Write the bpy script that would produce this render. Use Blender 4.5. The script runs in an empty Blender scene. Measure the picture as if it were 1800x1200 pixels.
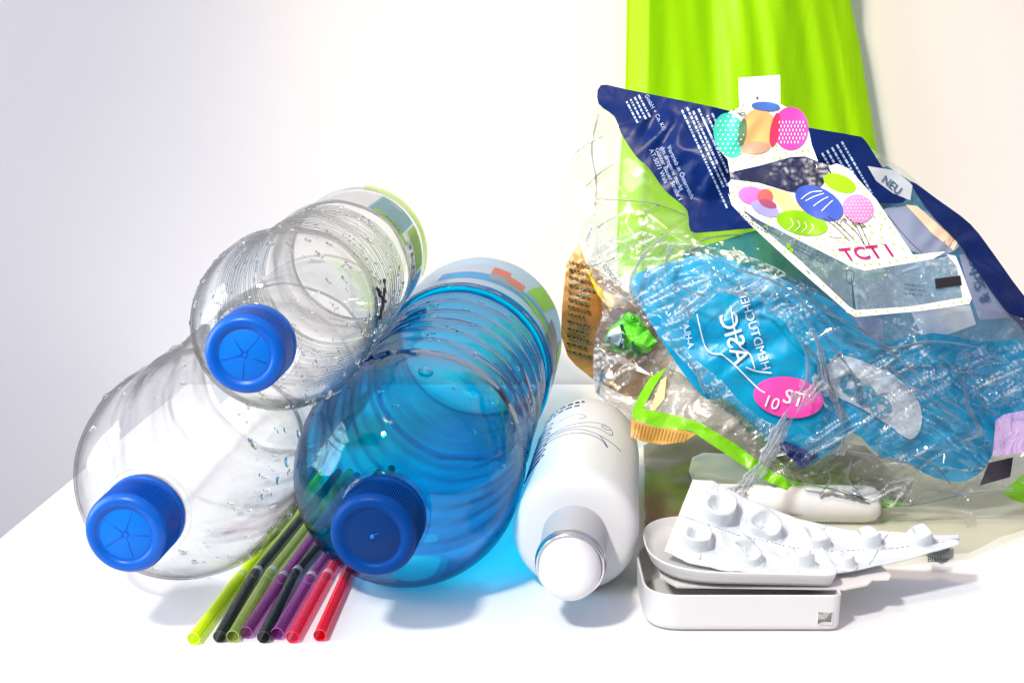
import bpy, bmesh, math, random
import numpy as np
from mathutils import Vector, Matrix
from mathutils.geometry import delaunay_2d_cdt

# ------------------------------------------------------------------ camera, world, lamps, exposure
SC = bpy.context.scene
COL = SC.collection
S = 0.01                      # all builders work in centimetres
PITCH = math.radians(13); CAMH = 21.0; FOC = 2400.0
cam = bpy.data.cameras.new('camera'); camo = bpy.data.objects.new('camera', cam); COL.objects.link(camo)
camo.location = (0, 0, CAMH * S); camo.rotation_euler = (math.radians(90) - PITCH, 0, 0)
cam.lens = 48; cam.sensor_width = 36; cam.clip_start = 0.01; cam.clip_end = 50
SC.camera = camo
SC.view_settings.view_transform = 'Standard'; SC.view_settings.look = 'None'
SC.view_settings.exposure = 0.2; SC.view_settings.gamma = 1
SC.render.engine = 'CYCLES'
SC.cycles.use_denoising = True
SC.cycles.max_bounces = 12; SC.cycles.transparent_max_bounces = 48
SC.cycles.caustics_reflective = False; SC.cycles.caustics_refractive = False
SC.cycles.sample_clamp_indirect = 4

W = bpy.data.worlds.new('World'); SC.world = W; W.use_nodes = True
# the room around: pale ceiling, brighter towards the window side, dim behind the camera and below
_nt = W.node_tree; _bg = _nt.nodes['Background']
_tc = _nt.nodes.new('ShaderNodeTexCoord'); _sx = _nt.nodes.new('ShaderNodeSeparateXYZ'); _nt.links.new(_tc.outputs['Generated'], _sx.inputs[0])
def _mr(src, a, b, c, d):
    n = _nt.nodes.new('ShaderNodeMapRange'); n.interpolation_type = 'SMOOTHSTEP'
    n.inputs[1].default_value = a; n.inputs[2].default_value = b; n.inputs[3].default_value = c; n.inputs[4].default_value = d
    _nt.links.new(src, n.inputs[0]); return n.outputs[0]
def _m(op, a, b):
    n = _nt.nodes.new('ShaderNodeMath'); n.operation = op
    _nt.links.new(a, n.inputs[0]); _nt.links.new(b, n.inputs[1]); return n.outputs[0]
_v = _m('ADD', _mr(_sx.outputs[2], 0.10, 0.75, 0.15, 0.70), _mr(_sx.outputs[0], -0.9, -0.1, 0.25, 0.0))
_bg.inputs[0].default_value = (0.87, 0.78, 1.0, 1); _nt.links.new(_v, _bg.inputs[1])

def area(name, loc, target, sx, sy, power, col=(1, 1, 1)):
    l = bpy.data.lights.new(name, 'AREA'); l.shape = 'RECTANGLE'; l.size = sx; l.size_y = sy
    l.energy = power; l.color = col
    o = bpy.data.objects.new(name, l); COL.objects.link(o)
    o.location = loc
    o.rotation_euler = (Vector(target) - Vector(loc)).to_track_quat('-Z', 'Y').to_euler()
    return o
def spot(name, loc, target, power, size, blend, col, rad=0.05):
    l = bpy.data.lights.new(name, 'SPOT'); l.energy = power; l.spot_size = math.radians(size); l.spot_blend = blend
    l.color = col; l.shadow_soft_size = rad
    o = bpy.data.objects.new(name, l); COL.objects.link(o); o.location = loc
    o.rotation_euler = (Vector(target) - Vector(loc)).to_track_quat('-Z', 'Y').to_euler()
    return o
# window of six panes to the left, at the height of the table and above
for j, (y0, z0) in enumerate([(y, z) for z in (0.22, 0.62) for y in (0.30, 0.56, 0.82)]):
    area('window_pane_light', (-1.05, y0 - 0.15, z0), (0, y0 - 0.15, z0 - 0.12), 0.23, 0.36, 2.0, (0.93, 0.97, 1.0))
spot('ceiling_light', (-0.42, -0.15, 0.95), (0.10, 0.58, 0.02), 50.0, 44, 1.0, (1, 0.985, 0.95), 0.06)
spot('added_wall_spot', (-0.16, 0.34, 0.62), (0.24, 0.80, 0.13), 13.5, 70, 1.0, (1.0, 0.74, 0.36), 0.06)  # added warm spot, brightens and tints the wall

# ------------------------------------------------------------------ numbers: picture ray -> world cm
FW = np.array([0, math.cos(PITCH), -math.sin(PITCH)]); UP = np.array([0, math.sin(PITCH), math.cos(PITCH)])
RT = np.array([1.0, 0, 0]); CP = np.array([0, 0, CAMH])
def ray(x, y): return FW + RT * (x - 900) / FOC + UP * (600 - y) / FOC
def atY(x, y, Y): v = ray(x, y); return CP + v * Y / v[1]
def atZ(x, y, z=0.0): v = ray(x, y); return CP + v * (z - CAMH) / v[2]
def atD(x, y, d): return CP + ray(x, y) * d

# ------------------------------------------------------------------ scene helpers
def link(name, me, mat, parent=None, kind=None, smooth=True):
    o = bpy.data.objects.new(name, me); COL.objects.link(o)
    if mat: me.materials.append(mat)
    if smooth and len(me.polygons): me.polygons.foreach_set('use_smooth', [True] * len(me.polygons))
    if parent:
        o.parent = parent
    if kind: o['kind'] = kind
    return o
def wloc(o):
    v = np.zeros(3)
    while o is not None:
        v += np.array(o.location); o = o.parent
    return v
def mesh_obj(name, V, Fc, mat, parent=None, kind=None, smooth=True, auto=None, base=None):
    """V in world centimetres. A top-level mesh gets its origin at its base."""
    V = np.asarray(V, float) * S
    if parent is not None: V = V - wloc(parent)
    org = None
    if parent is None:
        org = np.array([V[:, 0].mean(), V[:, 1].mean(), V[:, 2].min()]) if base is None else np.asarray(base, float) * S
        V = V - org
    me = bpy.data.meshes.new(name)
    me.from_pydata([tuple(v) for v in V], [], [tuple(int(i) for i in f) for f in Fc])
    me.validate(); me.update()
    o = link(name, me, mat, parent, kind, smooth)
    if org is not None: o.location = tuple(org)
    if auto is not None:
        try: me.set_sharp_from_angle(angle=math.radians(auto))
        except Exception: pass
    return o
def thing(name, label, cat, loc, group=None):
    o = bpy.data.objects.new(name, None); COL.objects.link(o); o.empty_display_size = 0.02
    o.location = (loc[0] * S, loc[1] * S, loc[2] * S); o['label'] = label; o['category'] = cat
    if group: o['group'] = group
    return o
def tag(o, label, cat, group=None):
    o['label'] = label; o['category'] = cat
    if group: o['group'] = group
    return o

# ------------------------------------------------------------------ materials
def newmat(name):
    m = bpy.data.materials.new(name); m.use_nodes = True
    nt = m.node_tree; nt.nodes.clear()
    out = nt.nodes.new('ShaderNodeOutputMaterial')
    return m, nt, out
def N(nt, t, **k):
    n = nt.nodes.new(t)
    for a, b in k.items(): setattr(n, a, b)
    return n
def mth(nt, op, a, b=None, clamp=False):
    n = nt.nodes.new('ShaderNodeMath'); n.operation = op; n.use_clamp = clamp
    for i, v in enumerate((a, b)):
        if v is None: continue
        if isinstance(v, (int, float)): n.inputs[i].default_value = v
        else: nt.links.new(v, n.inputs[i])
    return n.outputs[0]
def c4(c): return (c[0], c[1], c[2], 1)
def bumpnode(nt, scale, dist, stretch=(1, 1, 1), detail=3, strength=1.0, kind='noise'):
    tc = N(nt, 'ShaderNodeTexCoord'); mp = N(nt, 'ShaderNodeMapping'); mp.inputs['Scale'].default_value = stretch
    mp.inputs['Rotation'].default_value = (0, math.radians(25), 0)
    nt.links.new(tc.outputs['Object'], mp.inputs[0])
    if kind == 'noise':
        t = N(nt, 'ShaderNodeTexNoise'); t.inputs['Scale'].default_value = scale; t.inputs['Detail'].default_value = detail
        t.inputs['Distortion'].default_value = 0.6
        h = t.outputs[0]
    else:
        t = N(nt, 'ShaderNodeTexVoronoi'); t.feature = 'DISTANCE_TO_EDGE'; t.inputs['Scale'].default_value = scale
        h = mth(nt, 'MINIMUM', t.outputs['Distance'], 0.25)
    nt.links.new(mp.outputs[0], t.inputs['Vector'])
    b = N(nt, 'ShaderNodeBump'); b.inputs['Distance'].default_value = dist; b.inputs['Strength'].default_value = strength
    nt.links.new(h, b.inputs['Height'])
    return b.outputs[0]

def clear_plastic(name, tint, edge, gloss=0.05, graze=0.8, rough=0.03, epow=3.0, bump=None, crease=0.0, haze=0.0, hazecol=(0.9, 0.93, 0.96)):
    """thin plastic wall: straight-through tinted light, a longer path at grazing angles, sharp reflection"""
    m, nt, out = newmat(name)
    lw = N(nt, 'ShaderNodeLayerWeight'); lw.inputs['Blend'].default_value = 0.5
    f = lw.outputs['Facing']
    tr = N(nt, 'ShaderNodeBsdfTransparent'); gl = N(nt, 'ShaderNodeBsdfGlossy'); gl.inputs['Roughness'].default_value = rough
    gl.inputs['Color'].default_value = (1, 1, 1, 1)
    mc = N(nt, 'ShaderNodeMix', data_type='RGBA'); mc.inputs[6].default_value = c4(tint); mc.inputs[7].default_value = c4(edge)
    nt.links.new(mth(nt, 'POWER', f, epow), mc.inputs[0]); nt.links.new(mc.outputs[2], tr.inputs[0])
    g = mth(nt, 'ADD', mth(nt, 'MULTIPLY', mth(nt, 'POWER', f, 4.0), graze), gloss, True)
    mx = N(nt, 'ShaderNodeMixShader'); nt.links.new(g, mx.inputs[0]); nt.links.new(tr.outputs[0], mx.inputs[1]); nt.links.new(gl.outputs[0], mx.inputs[2])
    if bump:
        nrm = bumpnode(nt, *bump); nt.links.new(nrm, gl.inputs['Normal']); nt.links.new(nrm, lw.inputs['Normal'])
    last = mx.outputs[0]
    if crease or haze:
        df = N(nt, 'ShaderNodeBsdfDiffuse'); df.inputs[0].default_value = c4(hazecol)
        tl = N(nt, 'ShaderNodeBsdfTranslucent'); tl.inputs[0].default_value = c4(hazecol)
        ms = N(nt, 'ShaderNodeMixShader'); ms.inputs[0].default_value = 0.4
        nt.links.new(df.outputs[0], ms.inputs[1]); nt.links.new(tl.outputs[0], ms.inputs[2])
        at = N(nt, 'ShaderNodeAttribute', attribute_name='crease')
        fac = mth(nt, 'ADD', mth(nt, 'MULTIPLY', at.outputs['Fac'], crease), haze, True)  # white along creases: stress whitening, with bright glints put into the colour
        m2 = N(nt, 'ShaderNodeMixShader'); nt.links.new(fac, m2.inputs[0]); nt.links.new(last, m2.inputs[1]); nt.links.new(ms.outputs[0], m2.inputs[2])
        last = m2.outputs[0]
    nt.links.new(last, out.inputs[0])
    return m

def solid(name, col, rough=0.4, spec=0.5, bump=None, alpha=1.0, transl=0.0, metal=0.0, col2=None, nscale=30, sss=0.0, coat=0.0):
    m, nt, out = newmat(name)
    p = N(nt, 'ShaderNodeBsdfPrincipled'); p.inputs['Base Color'].default_value = c4(col); p.inputs['Roughness'].default_value = rough
    p.inputs['Specular IOR Level'].default_value = spec; p.inputs['Metallic'].default_value = metal
    p.inputs['Coat Weight'].default_value = coat
    if sss:
        p.inputs['Subsurface Weight'].default_value = sss; p.inputs['Subsurface Radius'].default_value = (0.003, 0.003, 0.003); p.inputs['Subsurface Scale'].default_value = 1
    if col2 is not None:
        tc = N(nt, 'ShaderNodeTexCoord'); t = N(nt, 'ShaderNodeTexNoise'); t.inputs['Scale'].default_value = nscale; t.inputs['Detail'].default_value = 4
        nt.links.new(tc.outputs['Object'], t.inputs['Vector'])
        mc = N(nt, 'ShaderNodeMix', data_type='RGBA'); mc.inputs[6].default_value = c4(col); mc.inputs[7].default_value = c4(col2)
        nt.links.new(mth(nt, 'MULTIPLY', mth(nt, 'SUBTRACT', t.outputs[0], 0.3), 2.5, True), mc.inputs[0]); nt.links.new(mc.outputs[2], p.inputs['Base Color'])
    last = p.outputs[0]
    if bump: nt.links.new(bumpnode(nt, *bump), p.inputs['Normal'])
    if transl:
        tl = N(nt, 'ShaderNodeBsdfTranslucent'); tl.inputs[0].default_value = c4(col)
        m2 = N(nt, 'ShaderNodeMixShader'); m2.inputs[0].default_value = transl
        nt.links.new(last, m2.inputs[1]); nt.links.new(tl.outputs[0], m2.inputs[2]); last = m2.outputs[0]
    if alpha < 1:
        tr = N(nt, 'ShaderNodeBsdfTransparent'); tr.inputs[0].default_value = c4([min(1, 0.35 + 0.75 * c) for c in col])
        m2 = N(nt, 'ShaderNodeMixShader'); m2.inputs[0].default_value = alpha
        nt.links.new(tr.outputs[0], m2.inputs[1]); nt.links.new(last, m2.inputs[2]); last = m2.outputs[0]
    nt.links.new(last, out.inputs[0])
    return m

PET = clear_plastic('clear_pet', (0.994, 0.997, 0.997), (0.0, 0.004, 0.015), 0.032, 0.35, 0.012, 7.0, (28, 0.0022, (1, 1, 1), 2))
PETB = clear_plastic('blue_pet', (0.004, 0.872, 0.995), (0.0, 0.13, 0.38), 0.028, 0.32, 0.012, 3.2, (28, 0.0022, (1, 1, 1), 2))
RINGP = clear_plastic('clear_ring', (0.93, 0.95, 0.96), (0.25, 0.3, 0.34), 0.1, 0.6, 0.05, 2.5)
DROP = None
def glass():
    m, nt, out = newmat('water_drop'); g = N(nt, 'ShaderNodeBsdfGlass'); g.inputs['IOR'].default_value = 1.33; g.inputs['Roughness'].default_value = 0.0
    nt.links.new(g.outputs[0], out.inputs[0]); return m
DROP = glass()
CAPB = solid('blue_cap', (0.0, 0.125, 0.60), 0.34, 0.35, None, 1, 0.15, sss=0.0)
CAPB2 = solid('blue_cap_inner', (0.0, 0.20, 0.80), 0.45, 0.25, None, 1, 0.15)  # lighter blue: light passing through the cap is put into the colour
CAPB3 = solid('blue_cap_rib', (0.0, 0.10, 0.52), 0.4, 0.3)
CAPD = solid('dark_blue_cap', (0.0, 0.05, 0.25), 0.4, 0.1, None, 1, 0.1)
CAPD2 = solid('dark_blue_cap_inner', (0.0, 0.03, 0.15), 0.45, 0.15)
WHITE = solid('white_plastic', (0.70, 0.71, 0.70), 0.35, 0.4, (40, 0.0001))
WHITEM = solid('white_matte', (0.74, 0.74, 0.74), 0.55, 0.3)
SILVER = solid('silver_ring', (0.72, 0.72, 0.74), 0.22, 0.5, metal=1.0)
GREYC = solid('shaded_neck', (0.42, 0.43, 0.44), 0.5, 0.4)  # neck collar greyed: shade behind the cap is put into its colour
INK = solid('black_ink', (0.012, 0.014, 0.02), 0.5)
NAVYINK = solid('navy_ink', (0.01, 0.02, 0.12), 0.5)
WINK = solid('white_ink', (0.8, 0.85, 0.9), 0.5)
LINK = solid('pale_blue_ink', (0.30, 0.42, 0.66), 0.5)

# ------------------------------------------------------------------ setting: table and wall
tex = N
def table_mat():
    m, nt, out = newmat('white_laminate')
    p = N(nt, 'ShaderNodeBsdfPrincipled'); p.inputs['Roughness'].default_value = 0.32; p.inputs['Specular IOR Level'].default_value = 0.35
    tc = N(nt, 'ShaderNodeTexCoord'); t = N(nt, 'ShaderNodeTexNoise'); t.inputs['Scale'].default_value = 12; t.inputs['Detail'].default_value = 6
    nt.links.new(tc.outputs['Object'], t.inputs['Vector'])
    r = N(nt, 'ShaderNodeValToRGB'); r.color_ramp.elements[0].color = (0.80, 0.80, 0.80, 1); r.color_ramp.elements[1].color = (0.86, 0.86, 0.855, 1)
    nt.links.new(t.outputs[0], r.inputs[0]); nt.links.new(r.outputs[0], p.inputs['Base Color']); nt.links.new(p.outputs[0], out.inputs[0])
    return m
def wall_mat():
    m, nt, out = newmat('painted_wall')
    p = N(nt, 'ShaderNodeBsdfPrincipled'); p.inputs['Roughness'].default_value = 0.85; p.inputs['Specular IOR Level'].default_value = 0.15
    tc = N(nt, 'ShaderNodeTexCoord'); t = N(nt, 'ShaderNodeTexNoise'); t.inputs['Scale'].default_value = 9; t.inputs['Detail'].default_value = 8
    nt.links.new(tc.outputs['Object'], t.inputs['Vector'])
    r = N(nt, 'ShaderNodeValToRGB'); r.color_ramp.elements[0].color = (0.75, 0.745, 0.75, 1); r.color_ramp.elements[1].color = (0.80, 0.79, 0.785, 1)
    nt.links.new(t.outputs[0], r.inputs[0]); nt.links.new(r.outputs[0], p.inputs['Base Color'])
    nt.links.new(bumpnode(nt, 900, 0.00004), p.inputs['Normal']); nt.links.new(p.outputs[0], out.inputs[0])
    return m
def rounded_slab(name, poly, z1, z0, b, mat, kind):
    bm = bmesh.new(); vs = [bm.verts.new((x * S, y * S, z1 * S)) for x, y in poly]; f = bm.faces.new(vs)
    r = bmesh.ops.extrude_face_region(bm, geom=[f]); 
    for v in r['geom']:
        if isinstance(v, bmesh.types.BMVert): v.co.z = z0 * S
    bmesh.ops.recalc_face_normals(bm, faces=bm.faces)
    bmesh.ops.bevel(bm, geom=[e for e in bm.edges], offset=b * S, segments=3, affect='EDGES', profile=0.5)
    me = bpy.data.meshes.new(name); bm.to_mesh(me); bm.free()
    return link(name, me, mat, None, kind, False)
rounded_slab('table', [(-24.3, 20), (70, 20), (70, 79.6), (-19.6, 79.6)], 0.0, -3.0, 0.12, table_mat(), 'structure')
me = bpy.data.meshes.new('wall')
me.from_pydata([(-1.6, 0.8, -1.0), (1.6, 0.8, -1.0), (1.6, 0.8, 1.1), (-1.6, 0.8, 1.1), (-1.6, 0.82, -1.0), (1.6, 0.82, -1.0), (1.6, 0.82, 1.1), (-1.6, 0.82, 1.1)], [],
               [(0, 1, 2, 3), (5, 4, 7, 6), (4, 0, 3, 7), (1, 5, 6, 2), (3, 2, 6, 7), (4, 5, 1, 0)])
link('wall', me, wall_mat(), None, 'structure', False)

# ------------------------------------------------------------------ turned bodies
class Axis:
    def __init__(s, P0, P1, scale=1.0):
        s.P0 = np.array(P0, float); d = np.array(P1, float) - s.P0; s.d = d / np.linalg.norm(d)
        up = np.array([0, 0, 1.0]); s.u = up - s.d * (up @ s.d); s.u /= np.linalg.norm(s.u)
        s.r = np.cross(s.d, s.u)     # to the right when looking along d
        s.k = scale
    def pt(s, t, r, a):
        """t along the axis, radius r, angle a in degrees from the top towards the right"""
        a = math.radians(a)
        return s.P0 + s.d * t * s.k + (s.u * math.cos(a) + s.r * math.sin(a)) * r * s.k
def lathe(ax, prof, seg=96, mod=None):
    V = []; Fc = []
    n = len(prof)
    for i, (t, r) in enumerate(prof):
        for j in range(seg):
            a = 360 * j / seg
            rr = r if mod is None else mod(t, r, a)
            V.append(ax.pt(t, max(rr, 1e-4), a))
    for i in range(n - 1):
        for j in range(seg):
            k = (j + 1) % seg
            Fc.append((i * seg + j, i * seg + k, (i + 1) * seg + k, (i + 1) * seg + j))
    return V, Fc
def tube(pts, r, seg=8, closed_ends=True, r2=None):
    pts = [np.array(p, float) for p in pts]; V = []; Fc = []
    n = len(pts); prev = None
    for i, p in enumerate(pts):
        d = pts[min(i + 1, n - 1)] - pts[max(i - 1, 0)]; d = d / (np.linalg.norm(d) + 1e-9)
        a = np.array([0, 0, 1.0]) if prev is None else prev
        u = a - d * (a @ d)
        if np.linalg.norm(u) < 1e-4: u = np.array([1.0, 0, 0]) - d * d[0]
        u /= np.linalg.norm(u); prev = u; w = np.cross(d, u)
        rr = r if r2 is None else r + (r2 - r) * i / (n - 1)
        for j in range(seg):
            t = 2 * math.pi * j / seg
            V.append(p + (u * math.cos(t) + w * math.sin(t)) * rr)
    for i in range(n - 1):
        for j in range(seg):
            k = (j + 1) % seg
            Fc.append((i * seg + j, i * seg + k, (i + 1) * seg + k, (i + 1) * seg + j))
    if closed_ends:
        Fc.append(tuple(range(seg))[::-1]); Fc.append(tuple(range((n - 1) * seg, n * seg)))
    return V, Fc
def merge(parts):
    V = []; Fc = []
    for v, f in parts:
        o = len(V); V += list(v); Fc += [tuple(i + o for i in q) for q in f]
    return V, Fc
def catmull(pts, n=6, closed=False):
    P = [np.array(p, float) for p in pts]; out = []
    m = len(P)
    rng = range(m) if closed else range(m - 1)
    for i in rng:
        g = (lambda k: P[k % m]) if closed else (lambda k: P[min(max(k, 0), m - 1)])
        a, b, c, d = g(i - 1), g(i), g(i + 1), g(i + 2)
        for q in range(n):
            t = q / n
            out.append(0.5 * ((2 * b) + (-a + c) * t + (2 * a - 5 * b + 4 * c - d) * t * t + (-a + 3 * b - 3 * c + d) * t ** 3))
    if not closed: out.append(P[-1])
    return out
def cyl_patch(ax, R, s0, s1, a0, a1, skew=0.0, taper=0.0):
    ns = max(2, int(abs(s1 - s0) / 0.3)); na = max(2, int(abs(a1 - a0) / 4)); V = []; Fc = []
    for i in range(ns + 1):
        t = s0 + (s1 - s0) * i / ns
        for j in range(na + 1):
            f = j / na
            a = a0 + (a1 - a0) * (f * (1 - taper * i / ns)) + skew * i / ns
            r = R(t) if callable(R) else R
            V.append(ax.pt(t, r, a))
    for i in range(ns):
        for j in range(na):
            q = i * (na + 1) + j
            Fc.append((q, q + 1, q + na + 2, q + na + 1))
    return V, Fc
def stroke_on(ax, R, pts, w):
    P = catmull([(t, a, 0) for t, a in pts], 6)
    return tube([ax.pt(p[0], R(p[0]) if callable(R) else R, p[1]) for p in P], w, 6)

# ------------------------------------------------------------------ text to mesh (flat 2D points)
def text2d(s, bold=0.0):
    c = bpy.data.curves.new('t', 'FONT'); c.body = s; c.size = 1; c.offset = bold; c.resolution_u = 3
    o = bpy.data.objects.new('t', c); COL.objects.link(o)
    bpy.context.view_layer.update()
    dg = bpy.context.evaluated_depsgraph_get()
    me = bpy.data.meshes.new_from_object(o.evaluated_get(dg))
    bm = bmesh.new(); bm.from_mesh(me); bmesh.ops.triangulate(bm, faces=bm.faces)
    V = [(v.co.x, v.co.y) for v in bm.verts]; Fc = [tuple(v.index for v in f.verts) for f in bm.faces]
    bm.free(); bpy.data.objects.remove(o); bpy.data.curves.remove(c); bpy.data.meshes.remove(me)
    return np.array(V), Fc
def prints(name, lst, mat, parent):
    for V, Fc in lst: mesh_obj(name, V, Fc, mat, parent)
def text_on_axis(ax, R, s, t0, a0, size, mirror=False, along=False, bold=0.01):
    V, Fc = text2d(s, bold); out = []
    for x, y in V:
        if mirror: x = -x
        r = R(t0) if callable(R) else R
        if along: t = t0 + x * size; a = a0 - math.degrees(y * size / r)
        else: a = a0 + math.degrees(x * size / r); t = t0 + y * size
        r = R(t) if callable(R) else R
        out.append(ax.pt(t, r, a))
    return out, Fc

def hash2(i, j, seed):
    h = (i * 374761393 + j * 668265263 + seed * 1442695041) & 0xffffffff
    h = ((h ^ (h >> 13)) * 1274126177) & 0xffffffff
    h = h ^ (h >> 16)
    return (h & 0xffff) / 65535.0 * 2 - 1
def trinoise(x, y, seed):
    """piecewise linear noise on a triangle lattice: flat facets between sharp folds"""
    s = (x + y) * 0.3660254; xs = x + s; ys = y + s
    i = np.floor(xs).astype(np.int64); j = np.floor(ys).astype(np.int64); fx = xs - i; fy = ys - j
    a = hash2(i, j, seed); d = hash2(i + 1, j + 1, seed); b = hash2(i + 1, j, seed); c = hash2(i, j + 1, seed)
    return np.where(fx > fy, a + (b - a) * fx + (d - b) * fy, a + (c - a) * fy + (d - c) * fx)
# ------------------------------------------------------------------ PET bottles
def bottle_profile(R, L, h, waist=0.14, pitch=0.95, depth=0.085):
    P = [(1.45, 1.22), (2.05, 1.25), (2.08, 1.6), (2.22, 1.64), (2.34, 1.6), (2.38, 1.3), (2.75, 1.33)]
    for i in range(1, 25):
        t = i / 24 * math.pi / 2
        P.append((2.75 + h * (1 - math.cos(t)), 1.33 + (R - 1.33) * math.sin(t) ** 0.95))
    s1 = 2.75 + h
    P += [(s1 + 0.35, R + 0.01), (s1 + 1.2, R + 0.01), (s1 + 1.32, R - 0.05), (s1 + 1.45, R - waist - 0.05), (s1 + 1.62, R - waist)]
    t = s1 + 1.8; e = L * 0.68
    while t < e:
        for q, dr in ((0, 0), (0.19, -0.8), (0.32, -1.0), (0.44, -0.8), (0.63, 0)):
            P.append((t + q * min(pitch, 2.0), R - waist + dr * depth))
        t += pitch
    P += [(e + 0.25, R - 0.03), (e + 0.4, R), (e + 0.8, R), (e + 0.92, R - 0.10), (e + 1.1, R - 0.12)]
    l1 = e + 1.1; l2 = L * 0.93
    for i in range(1, 9): P.append((l1 + (l2 - l1) * i / 8, R - 0.12))
    P += [(l2 + 0.12, R - 0.1), (l2 + 0.25, R), (l2 + 0.6, R)]
    for i in range(1, 9):
        a = i / 8 * math.pi / 2
        P.append((l2 + 0.6 + (L - l2 - 0.6) * math.sin(a), R - (1 - math.cos(a)) * R * 0.38))
    P += [(L - 0.15, R * 0.5), (L - 0.7, R * 0.3), (L - 0.9, 0.05)]
    return P, (l1, l2)
def interp_r(P):
    ts = np.array([p[0] for p in P]); rs = np.array([p[1] for p in P]); k = np.argmax(ts)
    return lambda t: float(np.interp(t, ts[:k], rs[:k]))
def droplets(ax, Rf, n, s0, s1, a0, a1, rng, rmin=0.02, rmax=0.07, inside=0.0):
    bm = bmesh.new(); bmesh.ops.create_icosphere(bm, subdivisions=2, radius=1)
    bv = np.array([v.co[:] for v in bm.verts]); bf = [tuple(v.index for v in f.verts) for f in bm.faces]; bm.free()
    out = []
    for _ in range(n):
        t = rng.uniform(s0, s1); a = rng.uniform(a0, a1); r = rmin + (rmax - rmin) * rng.random() ** 3
        c = ax.pt(t, Rf(t) - inside, a); nrm = ax.pt(t, Rf(t) + 1, a) - ax.pt(t, Rf(t), a); nrm /= np.linalg.norm(nrm)
        w = np.cross(nrm, ax.d)
        V = bv[:, :1] * nrm * r * 0.5 + bv[:, 1:2] * ax.d * r * rng.uniform(0.8, 1.5) + bv[:, 2:] * w * r * rng.uniform(0.8, 1.4)
        out.append((list(V + c), bf))
    return merge(out)
def screw_cap(root, ax, m1, m2, m3, star=True, nub=False, rot=0, r0=1.5):
    q = r0 / 1.5
    prof = [(0.10, 0.0), (0.10, 0.98 * q), (0.06, 1.04 * q), (0.0, 1.10 * q), (0.0, 1.26 * q), (0.05, 1.36 * q), (0.16, 1.44 * q), (0.24, 1.47 * q)]
    for i in range(8): prof.append((0.3 + i * 0.18, (1.485 + 0.002 * i) * q))
    prof += [(1.62, 1.5 * q), (1.66, 1.44 * q), (1.66, 1.2 * q)]
    def mod(t, r, a):
        if 0.2 < t < 1.6: return r + 0.022 * (1 if int(a / 1.5) % 2 else -1)
        return r
    V, Fc = lathe(ax, prof, 240, mod); cap = mesh_obj('cap', V, Fc, m1, root, auto=60)
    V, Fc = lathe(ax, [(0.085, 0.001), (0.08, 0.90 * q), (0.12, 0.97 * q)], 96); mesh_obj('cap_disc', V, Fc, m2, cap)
    V, Fc = lathe(ax, [(1.72, 1.40 * q), (1.70, 1.5 * q), (1.76, 1.53 * q), (2.02, 1.53 * q), (2.06, 1.4 * q)], 96); mesh_obj('tamper_ring', V, Fc, m1, root)
    parts = []
    if star:
        for k in range(5):
            a = rot + 72 * k
            parts.append(tube([ax.pt(0.085, r, a) for r in (0.10, 0.4, 0.85)], 0.018, 6))
        parts.append(tube([ax.pt(0.085, 0.11, a) for a in range(0, 361, 20)], 0.022, 6))
    if nub:
        parts.append(lathe(ax, [(-0.02, 0.001), (-0.01, 0.05), (0.05, 0.08), (0.09, 0.09)], 12))
        parts.append(tube([ax.pt(0.08, 0.1, 40), ax.pt(0.08, 0.25, 60)], 0.012, 5))
    V, Fc = merge(parts); mesh_obj('moulded_star' if star else 'moulding_nub', V, Fc, m3, cap)
    return cap
def make_bottle(name, label, P0, P1, R, L, h, pet, caps, scale, seed, dents, rotstar=0, nub=False, pitch=0.95, depth=0.085, capr=1.45, facet=0.3):
    rng = random.Random(seed)
    ax = Axis(P0, P1, scale)
    base = ax.pt(L * 0.5, 0, 0); base = (base[0], base[1], base[2] - R * scale)
    root = thing(name, label, 'bottle', base)
    prof, lab = bottle_profile(R, L, h, 0.14, pitch, depth)
    ph = [rng.uniform(0, 6.28) for _ in range(6)]
    def mod(t, r, a):
        if t < 3.2: return r
        a_ = math.radians(a); g = min(1, (t - 3.2) / 3)
        d = math.sin(a_ * 2 + t * 0.35 + ph[0]) * 0.5 + math.sin(a_ * 3 - t * 0.6 + ph[1]) * 0.35 + math.sin(a_ * 5 + t * 1.1 + ph[2]) * 0.2
        base_t = t - (L - 1.2)
        if base_t > 0: r = r * (1 + 0.07 * min(1, base_t) * math.cos(5 * a_))
        d += facet * 6 * trinoise(np.array([t / 2.4 + seed]), np.array([abs((a % 360) - 180) / 32.0]), seed)[0] * min(1, max(0, (t - 4) / 3)) * (1 if t < L - 2 else 0)
        return r + dents * g * d
    V, Fc = lathe(ax, prof, 144, mod)
    V2, Fc2 = lathe(ax, [(t + 0.03, max(r - 0.075, 0.02)) for t, r in prof if t > 2.5 and t < L * 0.985], 144, mod)   # inner face of the wall
    V, Fc = merge([(V, Fc), (V2, Fc2)])
    mesh_obj('bottle_body', V, Fc, pet, root)
    screw_cap(root, ax, *caps, star=not nub, nub=nub, rot=rotstar, r0=capr)
    return root, ax, prof, lab, interp_r(prof), rng

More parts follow.
